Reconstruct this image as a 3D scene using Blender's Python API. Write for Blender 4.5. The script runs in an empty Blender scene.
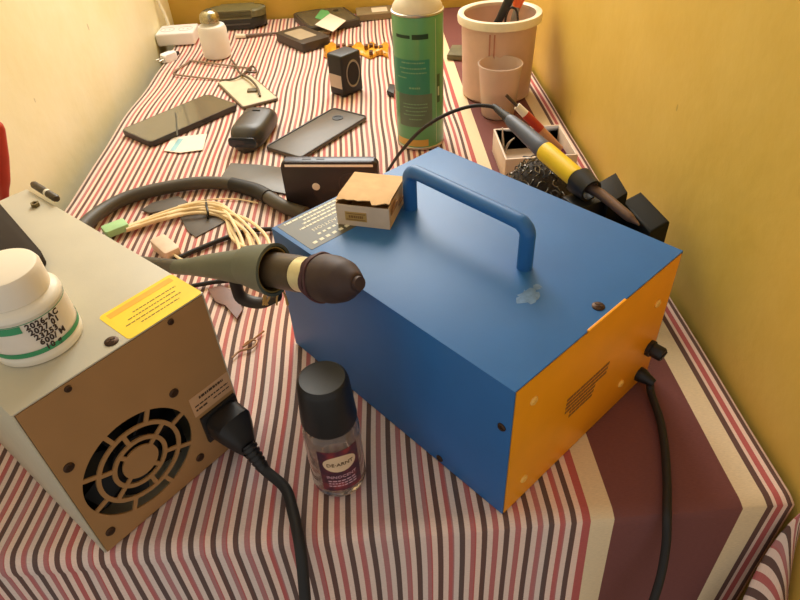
import bpy, bmesh, math, random
from mathutils import Vector, Matrix, Euler
from math import sin, cos, pi, radians
random.seed(7)
SC = bpy.context.scene
COL = SC.collection
V = Vector
TABLE_H = 0.75          # everything is laid out with the table top at z = 0 and lifted at the end

# ------------------------------------------------------------------ camera
FPX = 625.3669
CR = V((0.99728067, -0.05713183, -0.04655333))
CU = V((0.07235845, 0.63922448, 0.76560846))
CW = V((0.01398259, 0.76689505, -0.64162019))
CP = V((0, 0, 0.393))
def ray(u, v):
    return CR*((u-400)/FPX) - CU*((v-300)/FPX) + CW
def at(u, v, z=0.0):                      # a measured point of the photograph, on the horizontal plane z
    d = ray(u, v); return CP + d*((z-CP.z)/d.z)
def atx(u, v, x):
    d = ray(u, v); return CP + d*(x/d.x)
def aty(u, v, y):
    d = ray(u, v); return CP + d*(y/d.y)

# ------------------------------------------------------------------ materials
def lin(c):
    c = c/255.0
    return c/12.92 if c <= .04045 else ((c+.055)/1.055)**2.4
def rgb(c): return (lin(c[0]), lin(c[1]), lin(c[2]), 1.0)
MATS = {}
def mat(name, c, rough=.5, metal=0.0, var=.06, scale=60.0, bump=0.0, bscale=300.0, spec=.5, trans=0.0, ior=1.45, alpha=1.0, coat=0.0):
    if name in MATS: return MATS[name]
    m = bpy.data.materials.new(name); m.use_nodes = True
    nt = m.node_tree; b = nt.nodes['Principled BSDF']; L = nt.links.new
    b.inputs['Roughness'].default_value = rough
    b.inputs['Metallic'].default_value = metal
    b.inputs['Specular IOR Level'].default_value = spec
    b.inputs['Transmission Weight'].default_value = trans
    b.inputs['IOR'].default_value = ior
    b.inputs['Alpha'].default_value = alpha
    b.inputs['Coat Weight'].default_value = coat
    tc = nt.nodes.new('ShaderNodeTexCoord')
    n = nt.nodes.new('ShaderNodeTexNoise'); n.inputs['Scale'].default_value = scale; n.inputs['Detail'].default_value = 4
    L(tc.outputs['Object'], n.inputs['Vector'])
    r = nt.nodes.new('ShaderNodeValToRGB')
    base = rgb(c)
    r.color_ramp.elements[0].position = .3; r.color_ramp.elements[1].position = .7
    r.color_ramp.elements[0].color = tuple(max(0, x*(1-var)) for x in base[:3])+(1,)
    r.color_ramp.elements[1].color = tuple(min(1, x*(1+var)) for x in base[:3])+(1,)
    L(n.outputs['Fac'], r.inputs['Fac']); L(r.outputs['Color'], b.inputs['Base Color'])
    if bump:
        n2 = nt.nodes.new('ShaderNodeTexNoise'); n2.inputs['Scale'].default_value = bscale; n2.inputs['Detail'].default_value = 3
        L(tc.outputs['Object'], n2.inputs['Vector'])
        bp = nt.nodes.new('ShaderNodeBump'); bp.inputs['Strength'].default_value = bump; bp.inputs['Distance'].default_value = .001
        L(n2.outputs['Fac'], bp.inputs['Height']); L(bp.outputs['Normal'], b.inputs['Normal'])
    MATS[name] = m
    return m

# ------------------------------------------------------------------ mesh building
def smooth_path(pts, sub=6, closed=False):
    pts = [V(p) for p in pts]
    if len(pts) < 3: return pts
    out = []; n = len(pts)
    segs = n if closed else n-1
    for i in range(segs):
        p1 = pts[i]; p2 = pts[(i+1) % n]
        p0 = pts[(i-1) % n] if (closed or i > 0) else p1*2-p2
        p3 = pts[(i+2) % n] if (closed or i+2 < n) else p2*2-p1
        for k in range(sub):
            t = k/sub
            out.append(.5*((2*p1)+(p2-p0)*t+(2*p0-5*p1+4*p2-p3)*t*t+(3*p1-p0-3*p2+p3)*t**3))
    if not closed: out.append(pts[-1])
    return out

class MB:
    def __init__(s): s.bm = bmesh.new()
    def merge(s, t, M=None):
        if M is not None: bmesh.ops.transform(t, matrix=M, verts=t.verts)
        me = bpy.data.meshes.new('tmp'); t.to_mesh(me); t.free(); s.bm.from_mesh(me); bpy.data.meshes.remove(me)
        return s
    def box(s, x0, x1, y0, y1, z0, z1, bev=0.0, seg=2, M=None):
        t = bmesh.new(); bmesh.ops.create_cube(t, size=1)
        for v in t.verts:
            v.co = V(((x0+x1)/2+v.co.x*(x1-x0), (y0+y1)/2+v.co.y*(y1-y0), (z0+z1)/2+v.co.z*(z1-z0)))
        if bev: bmesh.ops.bevel(t, geom=t.edges[:], offset=bev, segments=seg, profile=.6, affect='EDGES')
        return s.merge(t, M)
    def prism(s, poly, z0, z1, bev=0.0, seg=2, M=None):
        t = bmesh.new()
        a = [t.verts.new((p[0], p[1], z0)) for p in poly]; b = [t.verts.new((p[0], p[1], z1)) for p in poly]
        n = len(poly); t.faces.new(a[::-1]); t.faces.new(b)
        for i in range(n): t.faces.new((a[i], a[(i+1) % n], b[(i+1) % n], b[i]))
        if bev:
            es = [e for e in t.edges if abs(e.verts[0].co.z-e.verts[1].co.z) < 1e-9]
            bmesh.ops.bevel(t, geom=es, offset=bev, segments=seg, profile=.6, affect='EDGES')
        return s.merge(t, M)
    def rslab(s, w, d, h, r, z0=0.0, bev=0.0, seg=2, n=5, M=None, cx=0, cy=0):
        return s.prism(rrect(w, d, r, n, cx, cy), z0, z0+h, bev, seg, M)
    def lathe(s, prof, n=40, M=None, caps=True):
        t = bmesh.new(); rings = []
        for r, z in prof:
            if r < 1e-7: rings.append([t.verts.new((0, 0, z))])
            else: rings.append([t.verts.new((r*cos(2*pi*i/n), r*sin(2*pi*i/n), z)) for i in range(n)])
        for a, b in zip(rings, rings[1:]):
            for i in range(n):
                j = (i+1) % n
                if len(a) == 1 and len(b) == 1: continue
                if len(a) == 1: t.faces.new((a[0], b[j], b[i]))
                elif len(b) == 1: t.faces.new((a[i], a[j], b[0]))
                else: t.faces.new((a[i], a[j], b[j], b[i]))
        if caps:
            if len(rings[0]) > 1: t.faces.new(rings[0][::-1])
            if len(rings[-1]) > 1: t.faces.new(rings[-1])
        return s.merge(t, M)
    def tube(s, pts, r, n=12, sub=6, closed=False, smooth=True, flat=1.0):
        P = smooth_path(pts, sub, closed) if smooth else [V(p) for p in pts]
        m = len(P)
        if hasattr(r, '__len__'):
            k = len(r); R = []
            for i in range(m):
                f = i/(m-1)*(k-1); a = min(int(f), k-2); R.append(r[a]+(r[a+1]-r[a])*(f-a))
        else: R = [r]*m
        t = bmesh.new(); rings = []
        T = []
        for i in range(m):
            a = P[(i-1) % m] if (closed or i > 0) else P[i]; b = P[(i+1) % m] if (closed or i < m-1) else P[i]
            T.append((b-a).normalized())
        u = T[0].cross(V((0, 0, 1)))
        if u.length < 1e-3: u = T[0].cross(V((1, 0, 0)))
        u.normalize()
        for i in range(m):
            u = (u-T[i]*u.dot(T[i])).normalized(); w = T[i].cross(u)
            rings.append([t.verts.new(P[i]+u*(R[i]*cos(2*pi*j/n))+w*(R[i]*flat*sin(2*pi*j/n))) for j in range(n)])
        for i in range(m if closed else m-1):
            a = rings[i]; b = rings[(i+1) % m]
            for j in range(n): t.faces.new((a[j], a[(j+1) % n], b[(j+1) % n], b[j]))
        if not closed: t.faces.new(rings[0][::-1]); t.faces.new(rings[-1])
        return s.merge(t)
    def cyl(s, p0, p1, r0, r1=None, n=24):
        return s.tube([p0, p1], [r0, r0 if r1 is None else r1], n=n, smooth=False)
    def ball(s, c, r, n=16, sc=(1, 1, 1), M=None):
        t = bmesh.new(); bmesh.ops.create_uvsphere(t, u_segments=n, v_segments=max(6, n//2), radius=r)
        for v in t.verts: v.co = V((v.co.x*sc[0]+c[0], v.co.y*sc[1]+c[1], v.co.z*sc[2]+c[2]))
        return s.merge(t, M)
    def text(s, body, size, M, depth=.0002, align='LEFT', bend=None, space=1.0, bold=0.0):
        cu = bpy.data.curves.new('t', 'FONT'); cu.body = body; cu.size = size; cu.extrude = depth; cu.align_x = align; cu.space_character = space; cu.offset = bold
        cu.resolution_u = 2
        o = bpy.data.objects.new('t', cu); COL.objects.link(o)
        dg = bpy.context.evaluated_depsgraph_get(); me = bpy.data.meshes.new_from_object(o.evaluated_get(dg))
        t = bmesh.new(); t.from_mesh(me)
        bpy.data.objects.remove(o); bpy.data.curves.remove(cu); bpy.data.meshes.remove(me)
        if bend:
            bmesh.ops.subdivide_edges(t, edges=[e for e in t.edges if e.calc_length() > size*.2], cuts=2)
        bmesh.ops.transform(t, matrix=M, verts=t.verts)
        if bend:
            for v in t.verts: v.co = V(bend(v.co))
        return s.merge(t)
    def build(s, name, m, parent=None, off=None, sharp=38):
        bm = s.bm
        if off is not None: bmesh.ops.translate(bm, vec=-V(off), verts=bm.verts)
        bmesh.ops.remove_doubles(bm, verts=bm.verts, dist=1e-6)
        bmesh.ops.recalc_face_normals(bm, faces=bm.faces)
        for f in bm.faces: f.smooth = True
        for e in bm.edges:
            if len(e.link_faces) == 2: e.smooth = e.calc_face_angle(0) < radians(sharp)
        me = bpy.data.meshes.new(name); bm.to_mesh(me); bm.free()
        o = bpy.data.objects.new(name, me); COL.objects.link(o)
        me.materials.append(m)
        if parent is not None: o.parent = parent
        return o

def rrect(w, d, r, n=5, cx=0, cy=0):
    out = []
    for (sx, sy, a0) in ((1, 1, 0), (-1, 1, 90), (-1, -1, 180), (1, -1, 270)):
        for k in range(n+1):
            a = radians(a0+90*k/n); out.append((cx+sx*(w/2-r)+r*cos(a), cy+sy*(d/2-r)+r*sin(a)))
    return out

def tag(o, label, cat, group=None, kind=None):
    if label: o['label'] = label
    if cat: o['category'] = cat
    if group: o['group'] = group
    if kind: o['kind'] = kind
    return o
def thing(name, label, cat, loc=(0, 0, 0), rz=0.0, group=None):
    o = bpy.data.objects.new(name, None); COL.objects.link(o); o.empty_display_size = .02
    o.location = V(loc); o.rotation_euler = (0, 0, rz)
    return tag(o, label, cat, group)
def tri_M(origin, ex, ey):                     # frame from an origin, an x direction and a y direction
    ex = V(ex).normalized(); ey = V(ey); ez = ex.cross(ey).normalized(); ey = ez.cross(ex)
    return Matrix(((ex.x, ey.x, ez.x, origin[0]), (ex.y, ey.y, ez.y, origin[1]), (ex.z, ey.z, ez.z, origin[2]), (0, 0, 0, 1)))
def dashes(mb, M, x0, x1, y, h, lo=.0012, hi=.0035, gap=.0006, t=.00012):   # a row of print too small to read, as little bars
    x = x0
    while x < x1:
        w = random.uniform(lo, hi); w = min(w, x1-x)
        mb.box(x, x+w, y, y+h, 0, t, M=M); x += w+gap
def struct(mb, name, m):
    o = mb.build(name, m); o['kind'] = 'structure'; return o
WORLD_C = (1.0, .955, .89, 1); WORLD_S = .56; ADDED_WIN_P = 21; EXPO = 0.0
# ================================================================== the room
XL, XR, YF, YB = -.430, .2725, .2243, 1.462
def wall_material(name, c1, c2):
    m = bpy.data.materials.new(name); m.use_nodes = True
    nt = m.node_tree; b = nt.nodes['Principled BSDF']; L = nt.links.new
    b.inputs['Roughness'].default_value = .42; b.inputs['Specular IOR Level'].default_value = .35
    tc = nt.nodes.new('ShaderNodeTexCoord')
    n = nt.nodes.new('ShaderNodeTexNoise'); n.inputs['Scale'].default_value = 5.5; n.inputs['Detail'].default_value = 5; n.inputs['Roughness'].default_value = .6
    L(tc.outputs['Object'], n.inputs['Vector'])
    r = nt.nodes.new('ShaderNodeValToRGB'); r.color_ramp.elements[0].position = .32; r.color_ramp.elements[1].position = .68
    r.color_ramp.elements[0].color = rgb(c1); r.color_ramp.elements[1].color = rgb(c2)
    L(n.outputs['Fac'], r.inputs['Fac'])
    # a few old scuff marks
    mp = nt.nodes.new('ShaderNodeMapping'); mp.inputs['Scale'].default_value = (20, 20, 9); mp.inputs['Rotation'].default_value = (.5, .2, .3)
    v = nt.nodes.new('ShaderNodeTexVoronoi'); v.inputs['Scale'].default_value = 1.0
    L(tc.outputs['Object'], mp.inputs['Vector']); L(mp.outputs['Vector'], v.inputs['Vector'])
    lt = nt.nodes.new('ShaderNodeMath'); lt.operation = 'LESS_THAN'; lt.inputs[1].default_value = .045
    L(v.outputs['Distance'], lt.inputs[0])
    ml = nt.nodes.new('ShaderNodeMath'); ml.operation = 'MULTIPLY'; ml.inputs[1].default_value = .35; L(lt.outputs[0], ml.inputs[0])
    mx = nt.nodes.new('ShaderNodeMix'); mx.data_type = 'RGBA'; mx.inputs['B'].default_value = rgb((110, 85, 30))
    L(ml.outputs[0], mx.inputs['Factor']); L(r.outputs['Color'], mx.inputs['A']); L(mx.outputs['Result'], b.inputs['Base Color'])
    n2 = nt.nodes.new('ShaderNodeTexNoise'); n2.inputs['Scale'].default_value = 60; n2.inputs['Detail'].default_value = 4
    L(tc.outputs['Object'], n2.inputs['Vector'])
    bp = nt.nodes.new('ShaderNodeBump'); bp.inputs['Strength'].default_value = .12; bp.inputs['Distance'].default_value = .004
    L(n2.outputs['Fac'], bp.inputs['Height']); L(bp.outputs['Normal'], b.inputs['Normal'])
    return m
WALL = wall_material('mustard_wall_paint', (208, 170, 72), (220, 185, 92))
WALLL = wall_material('overexposed_yellow_wall', (238, 230, 188), (247, 242, 214))  # yellow wall too, with the overexposed daylight put into its colour
FLOORM = mat('grey_cement', (120, 112, 102), .8, var=.15, scale=8, bump=.3)
struct(MB().box(-1.2, 1.2, -1.0, YB+.12, -.80, -.75), 'floor', FLOORM)
struct(MB().box(XR, XR+.1, .03, YB+.1, -.75, 1.7), 'wall_right', WALL)
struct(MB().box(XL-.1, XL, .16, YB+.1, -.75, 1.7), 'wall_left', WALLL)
WX0, WX1, WZ0, WZ1 = -.37, .25, .38, 1.30  # opening of an unseen window, added for the light it gives
w = MB()
w.box(XL, XR, YB, YB+.1, -.75, WZ0); w.box(XL, XR, YB, YB+.1, WZ1, 1.7)
w.box(XL, WX0, YB, YB+.1, WZ0, WZ1); w.box(WX1, XR, YB, YB+.1, WZ0, WZ1)
struct(w, 'wall_back', WALL)
fr = MB()
FW = mat('added_window_white', (225, 222, 210), .5)
for a in ((WX0, WX0+.03, WZ0, WZ1), (WX1-.03, WX1, WZ0, WZ1), (WX0, WX1, WZ0, WZ0+.03), (WX0, WX1, WZ1-.03, WZ1), (-.075, -.05, WZ0, WZ1)):
    fr.box(a[0], a[1], YB+.04, YB+.08, a[2], a[3], .002)
added_win = struct(fr, 'added_window_1', FW)

# ================================================================== table and cloth
TW = mat('brown_table_wood', (120, 85, 55), .6, var=.2, scale=20)
TX0 = -.397
tb = thing('work_table', 'wooden table under the striped cloth, standing between the two walls', 'table', (0, 0, -.75))
MB().box(TX0, XR-.010, YF+.021, YB-.004, .722, .7445, .003).build('tabletop', TW, tb)
for lx in (TX0+.05, XR-.05):
    for ly in (YF+.06, YB-.06): MB().box(lx-.025, lx+.025, ly-.025, ly+.025, 0, .722, .003).build('leg', TW, tb)

def cloth_material():
    m = bpy.data.materials.new('striped_cotton'); m.use_nodes = True
    nt = m.node_tree; b = nt.nodes['Principled BSDF']; L = nt.links.new
    b.inputs['Roughness'].default_value = .85; b.inputs['Specular IOR Level'].default_value = .2
    uv = nt.nodes.new('ShaderNodeUVMap'); uv.uv_map = 'cloth'
    sp = nt.nodes.new('ShaderNodeSeparateXYZ'); L(uv.outputs['UV'], sp.inputs['Vector'])
    def mth(op, a, b_=None, c_=None):
        n = nt.nodes.new('ShaderNodeMath'); n.operation = op
        for i, x in enumerate((a, b_, c_)):
            if x is None: continue
            if isinstance(x, (int, float)): n.inputs[i].default_value = x
            else: L(x, n.inputs[i])
        return n.outputs[0]
    u = sp.outputs['X']                       # metres across the cloth, +1
    x = mth('SUBTRACT', u, 1.0)
    P = .01538
    ph = mth('FRACT', mth('ADD', mth('DIVIDE', mth('SUBTRACT', x, .0684-.0021), P), 40.0))
    white, red, dark = CLW, CLR, CLD
    def ramp(stops, fac):
        r = nt.nodes.new('ShaderNodeValToRGB'); r.color_ramp.interpolation = 'CONSTANT'
        e = r.color_ramp.elements
        e[0].position = 0; e[0].color = rgb(stops[0][1]); e[1].position = stops[1][0]; e[1].color = rgb(stops[1][1])
        for p, c in stops[2:]:
            q = e.new(p); q.color = rgb(c)
        L(fac, r.inputs['Fac']); return r.outputs['Color']
    sa0 = ramp([(0, dark), (.25, white), (.50, red), (.755, white)], ph)
    X0, X1 = .12, .28
    f = lambda q: (q-X0)/(X1-X0)
    sb = ramp([(0, red), (f(.1252), CLC), (f(.1417), CLP), (f(.2302), CLC), (f(.2475), dark), (f(.2513), white), (f(.2543), red), (f(.2583), white), (f(.2613), dark), (f(.2647), white)],
              mth('DIVIDE', mth('SUBTRACT', x, X0), X1-X0))
    mx = nt.nodes.new('ShaderNodeMix'); mx.data_type = 'RGBA'
    L(mth('MULTIPLY', mth('GREATER_THAN', x, .1205), mth('LESS_THAN', x, .30)), mx.inputs['Factor']); L(sb, mx.inputs['B'])
    # each stripe of the narrow pattern is dyed a little differently
    wn = nt.nodes.new('ShaderNodeTexWhiteNoise'); wn.noise_dimensions = '1D'
    L(mth('FLOOR', mth('DIVIDE', mth('SUBTRACT', x, .0), P/2)), wn.inputs['W'])
    hs = nt.nodes.new('ShaderNodeHueSaturation'); L(sa0, hs.inputs['Color'])
    L(mth('MULTIPLY_ADD', wn.outputs['Value'], .3, .72), hs.inputs['Saturation'])
    L(mth('MULTIPLY_ADD', wn.outputs['Value'], .16, .92), hs.inputs['Value']); L(hs.outputs['Color'], mx.inputs['A'])
    # weave
    n = nt.nodes.new('ShaderNodeTexNoise'); n.inputs['Scale'].default_value = 1.0; n.inputs['Detail'].default_value = 2
    cb = nt.nodes.new('ShaderNodeCombineXYZ'); L(mth('MULTIPLY', u, 300.0), cb.inputs[0]); L(mth('MULTIPLY', sp.outputs['Y'], 1400.0), cb.inputs[1])
    L(cb.outputs[0], n.inputs['Vector'])
    mm = nt.nodes.new('ShaderNodeMix'); mm.data_type = 'RGBA'; mm.blend_type = 'MULTIPLY'; mm.inputs['Factor'].default_value = 1
    L(mx.outputs['Result'], mm.inputs['A'])
    r2 = nt.nodes.new('ShaderNodeValToRGB'); r2.color_ramp.elements[0].color = (.78, .78, .78, 1); r2.color_ramp.elements[1].color = (1.1, 1.1, 1.1, 1)
    L(n.outputs['Fac'], r2.inputs['Fac']); L(r2.outputs['Color'], mm.inputs['B'])
    L(mm.outputs['Result'], b.inputs['Base Color'])
    bp = nt.nodes.new('ShaderNodeBump'); bp.inputs['Strength'].default_value = .25; bp.inputs['Distance'].default_value = .0006
    L(n.outputs['Fac'], bp.inputs['Height']); L(bp.outputs['Normal'], b.inputs['Normal'])
    return m
CLW, CLR, CLD, CLC, CLP = (241, 208, 190), (192, 100, 96), (110, 80, 72), (238, 214, 176), (128, 80, 76)
CLOTH = cloth_material()

def cloth_mesh():
    bm = bmesh.new(); uvl = bm.loops.layers.uv.new('cloth')
    NX = 170; RB0 = .012
    L_TOP = YB-.006-YF-RB0
    arc = RB0*pi/2
    S = []                                   # distance along the cloth from the far edge
    k = 0.0
    while k < L_TOP: S.append(k); k += .0085
    S += [L_TOP+arc*i/7 for i in range(8)]
    k = L_TOP+arc
    while k < L_TOP+arc+.34: k += .009; S.append(k)
    x0, x1 = -.398, .2665
    rnd = random.Random(3)
    waves = [(rnd.uniform(15, 40), rnd.uniform(8, 40), rnd.uniform(0, 6.3), rnd.uniform(.0002, .0005)) for _ in range(10)]
    rows = []
    for s in S:
        row = []
        for i in range(NX+1):
            x = x0+(x1-x0)*i/NX
            z = sum(a*sin(kx*x+ky*s+p) for kx, ky, p, a in waves)*.45
            z = min(z-.0010, -.0003)
            RB = .0035+.016*max(0, min(1, (.16-x)/.40))
            left = max(0, min(1, (-.02-x)/.35))
            xd = x+left*.0028*sin(13*s+5*x+.4)+.0012*sin(9*s+3*x)+.0009*sin(31*s+11*x)
            if x > .12: xd = x
            if s <= L_TOP:
                y = YB-.006-s; zz = z
                # small drag wrinkles around the grey station
                xd += left*.004*sin(22*s+1.0)*math.exp(-((s-1.0)/.14)**2)
                p = V((xd, y, zz))
            elif s <= L_TOP+arc:
                a = (s-L_TOP)/RB0; q0 = YF+RB0-(s-L_TOP)/arc*RB0; p = V((xd, YF+RB-RB*sin(a)+(RB0-RB)*(1-(s-L_TOP)/arc), -RB+RB*cos(a)+z*(1-(s-L_TOP)/arc)))
            else:
                d = s-L_TOP-arc
                fold = (.004*sin(38*x+.6)+.003*sin(71*x+2.0))*min(1, d/.12)
                xd2 = xd-.10*d*max(0, min(1, (x-.16)/.09))+.045*d*left
                p = V((xd2, YF-.10*d+fold, -RB-d*.995+z*.2))
            row.append((bm.verts.new(p), x+1.0, s))
        rows.append(row)
    for a, b in zip(rows, rows[1:]):
        for i in range(NX):
            q = (a[i], b[i], b[i+1], a[i+1]); f = bm.faces.new([t[0] for t in q]); f.smooth = True
            for lp, t in zip(f.loops, q): lp[uvl].uv = (t[1], t[2])
    # the corner of the cloth gathered at the right, folded round in front of the wall
    NU, NV = 16, 26
    rows = []
    for j in range(NV+1):
        row = []; t = j/NV
        for i in range(NU+1):
            q = i/NU; z = -.003-.25*t
            xl = .2655-.11*t+.05*t*t; xr = .2715
            x = xl+(xr-xl)*q
            y = YF-.0075-.055*t**.6*min(1, t*3)-.012*sin(pi*q)*min(1, t*5)
            row.append((bm.verts.new((x, y, z)), 1.55-.80*z+.52*x-.05*q*q, q*.1))
        rows.append(row)
    for a, b in zip(rows, rows[1:]):
        for i in range(NU):
            q = (a[i], b[i], b[i+1], a[i+1]); f = bm.faces.new([t[0] for t in q]); f.smooth = True
            for lp, t in zip(f.loops, q): lp[uvl].uv = (t[1], t[2])
    me = bpy.data.meshes.new('tablecloth'); bm.to_mesh(me); bm.free(); me.materials.append(CLOTH)
    o = bpy.data.objects.new('tablecloth', me); COL.objects.link(o)
    s = o.modifiers.new('thick', 'SOLIDIFY'); s.thickness = .0009; s.offset = -1
    return tag(o, 'pink, red and brown striped cotton tablecloth with a broad maroon band, draped over the table', 'tablecloth')
cloth_mesh()

# ================================================================== blue rework station
BLUE = mat('blue_powder_coat', (42, 104, 168), .46, var=.05, scale=25, bump=.05, bscale=900)
YEL = mat('orange_yellow_panel', (246, 160, 12), .42, var=.05, scale=25, bump=.05, bscale=900)
BLK = mat('black_plastic', (30, 28, 27), .45, var=.1)
RUB = mat('black_rubber', (34, 31, 29), .6, var=.1)
SCREW = mat('dark_screw', (74, 52, 36), .5, .6, var=.2)
DKB = mat('olive_brown_plate', (92, 88, 72), .5, var=.05)
PRINT = mat('pale_print', (240, 232, 204), .6)
DPRINT = mat('dark_print', (70, 50, 30), .6)
BO, BA = V((.0654, .2319, 0)), .6926
BL, BW, BH = .1872, .2432, .1256
st = thing('rework_station', 'blue metal rework station with orange-yellow end panel and a carry handle on top', 'rework station', BO, BA)
c = MB(); th = .0013
c.box(0, BL, .0, BW, BH-th, BH, .0006); c.box(0, th, 0, BW, .0005, BH-th*.5, .0005); c.box(BL-th, BL, 0, BW, .0005, BH-th*.5, .0005)
c.build('cover', BLUE, st)
MB().box(th+.0003, BL-th-.0003, -.0004, .0014, .0007, BH-th-.0004, .0004).build('rear_panel', YEL, st)
MB().box(th+.0003, BL-th-.0003, BW-.0014, BW+.0004, .0007, BH-th-.0004, .0004).build('front_panel', YEL, st)
MB().box(th+.0003, BL-th-.0003, .0016, BW-.0016, .0007, .002).build('bottom_pan', BLUE, st)
MB().box(.070, .112, -.0012, .0006, BH-.0012, BH+.0010, .0004).build('panel_lip', YEL, st)
h = MB(); HX = .0952
h.tube([(HX, .1842, BH-.001), (HX, .1842, BH+.022), (HX, .1838, BH+.029), (HX, .1795, BH+.0335), (HX, .172, BH+.0345), (HX, .1265, BH+.0345), (HX, .081, BH+.0345), (HX, .0735, BH+.0335), (HX, .0692, BH+.029), (HX, .0689, BH+.022), (HX, .0689, BH-.001)], .0056, n=18, sub=5)
h.build('handle', BLUE, st)
def screw(parent, M, r=.0036, m=SCREW):
    s = MB(); s.lathe([(0, 0), (r, 0), (r, .0006), (r*.8, .0013), (0, .0015)], 16, M)
    s.box(-r*.6, r*.6, -r*.12, r*.12, .0013, .0017, M=M); s.box(-r*.12, r*.12, -r*.6, r*.6, .0013, .0017, M=M)
    return s.build('screw', m, parent)
screw(st, Matrix.Translation((.0943, .0085, BH)), .0042)
screw(st, Matrix.Translation((.0943, BW-.0085, BH)), .0042)
screw(st, Matrix.Translation((.1407, .1024, BH)), .0022)
ML = lambda y, z: tri_M((0, y, z), (0, -1, 0), (0, 0, 1))
screw(st, ML(.0067, .0892), .0030); screw(st, ML(.0595, .006), .0030)
MY = lambda x, z: tri_M((x, -.0004, z), (1, 0, 0), (0, 0, 1))
for x, z in ((.0194, .1033), (.0201, .0225), (.1383, .0256), (.1663, .0896)): screw(st, MY(x, z), .0034, mat('pale_yellow_screw', (246, 196, 96), .4))
# worn patch on the cover
wp = MB(); wr = random.Random(5)
wp.prism([(.071+.0085*cos(a)*(1+.35*wr.uniform(-1, 1)), .0475+.006*sin(a)*(1+.35*wr.uniform(-1, 1))) for a in [2*pi*i/22 for i in range(22)]], BH-.0002, BH+.00012)
wp.prism([(.084+.003*cos(a)*(1+.35*wr.uniform(-1, 1)), .049+.003*sin(a)*(1+.35*wr.uniform(-1, 1))) for a in [2*pi*i/14 for i in range(14)]], BH-.0002, BH+.00012)
tag(wp.build('glue_stain', mat('dried_glue', (92, 128, 170), .5, var=.2, scale=300), st), 'pale dried stain on the blue cover', None)
# the warning plate, read from the far end
lb = MB().rslab(.081, .046, .0003, .001, BH-.0001, 0, 2, 4, cx=.0445, cy=.2185).build('warning_plate', DKB, st)
tx = MB(); MT = tri_M((0, 0, BH+.0002), (-1, 0, 0), (0, -1, 0))      # the print is read from the far end
for i in range(9): tx.box(-.010-i*.0062-.0036, -.010-i*.0062, -.2030, -.2000, 0, .00012, M=MT)
for i in range(9): tx.box(-.020-i*.0048-.0028, -.020-i*.0048, -.2100, -.2078, 0, .00012, M=MT)
tx.text('CAUTION', .0056, MT @ Matrix.Translation((-.048, -.2180, 0)), .0001, space=1.15)
for y, a, b_ in ((-.2250, -.066, -.014), (-.2300, -.072, -.020), (-.2345, -.070, -.024), (-.2395, -.070, -.009)):
    dashes(tx, MT, a, b_, y, .0019, .002, .006, .0008)
tx.build('warning_print', PRINT, lb)
rl = MB(); MR = tri_M((.058, -.0005, .043), (1, 0, 0), (0, 0, 1))
for k in range(6): dashes(rl, MR, .002+(.006 if k > 3 else 0), .052-(.012 if k > 2 else 0)-k*.0008, .0250-k*.0042, .0026, .002, .007, .0006)
rl.build('rear_print', mat('brown_print', (140, 92, 44), .6), st)
# fuse holder, strain relief and mains lead
fx = MB(); MF = tri_M((.1745, 0, .0388), (1, 0, 0), (0, 0, 1))
fx.lathe([(.0068, -.001), (.0070, .002), (.0070, .0035), (.0058, .004), (.0058, .0115), (.0048, .013), (0, .013)], 20, MF)
fx.box(-.0045, .0045, -.0008, .0008, .0125, .0137, M=MF)
fx.build('fuse_holder', BLK, st)
inv = (Matrix.Translation(BO) @ Matrix.Rotation(BA, 4, 'Z')).inverted()
pth = [V((.1685, .0, .0135)), V((.1685, -.010, .0125))]
pth += [inv @ p for p in (at(651, 393, .0055), at(660, 420, .0042), at(665, 450, .0038), at(667, 485, .0038), at(667, 503, .0042))]
pth += [inv @ p for p in (aty(667, 520, YF-.0055), aty(666, 545, YF-.0125), aty(661, 575, YF-.0210), aty(652, 605, YF-.030), aty(640, 640, YF-.04))]
sr = MB(); sr.tube([(.1685, .001, .0135), (.1685, -.004, .0135), (.1685, -.009, .0130), (.1687, -.014, .0118)], [.0064, .0062, .0046, .0036], 16, 3)
sr.build('strain_relief', BLK, st)
MB().tube(pth, .0031, 12, 8).build('mains_lead', RUB, st)

# ================================================================== grey station on the left
GREY = mat('warm_grey_paint', (198, 190, 168), .45, var=.04, scale=30, bump=.05, bscale=900)
TAN = mat('tan_brown_panel', (170, 127, 80), .42, var=.04, scale=30, bump=.05, bscale=900)
GO, GA = V((-.2048, .2257, 0)), .8422
GL, GW, GH = .1263, .236, .1437
gs = thing('power_supply', 'grey metal bench unit with a tan rear panel and round fan grille', 'power supply', GO, GA)
c = MB()
c.box(0, GL, .0, GW, GH-th, GH, .0006); c.box(0, th, 0, GW, .0005, GH-th*.5, .0005); c.box(GL-th, GL, 0, GW, .0005, GH-th*.5, .0005)
c.build('cover', GREY, gs)
MB().box(th, GL-th, .002, GW-.002, .0006, .002).build('bottom_pan', GREY, gs)
MB().box(th, GL-th, GW-.0015, GW+.0004, .0006, GH-th).build('front_panel', BLK, gs)
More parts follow.
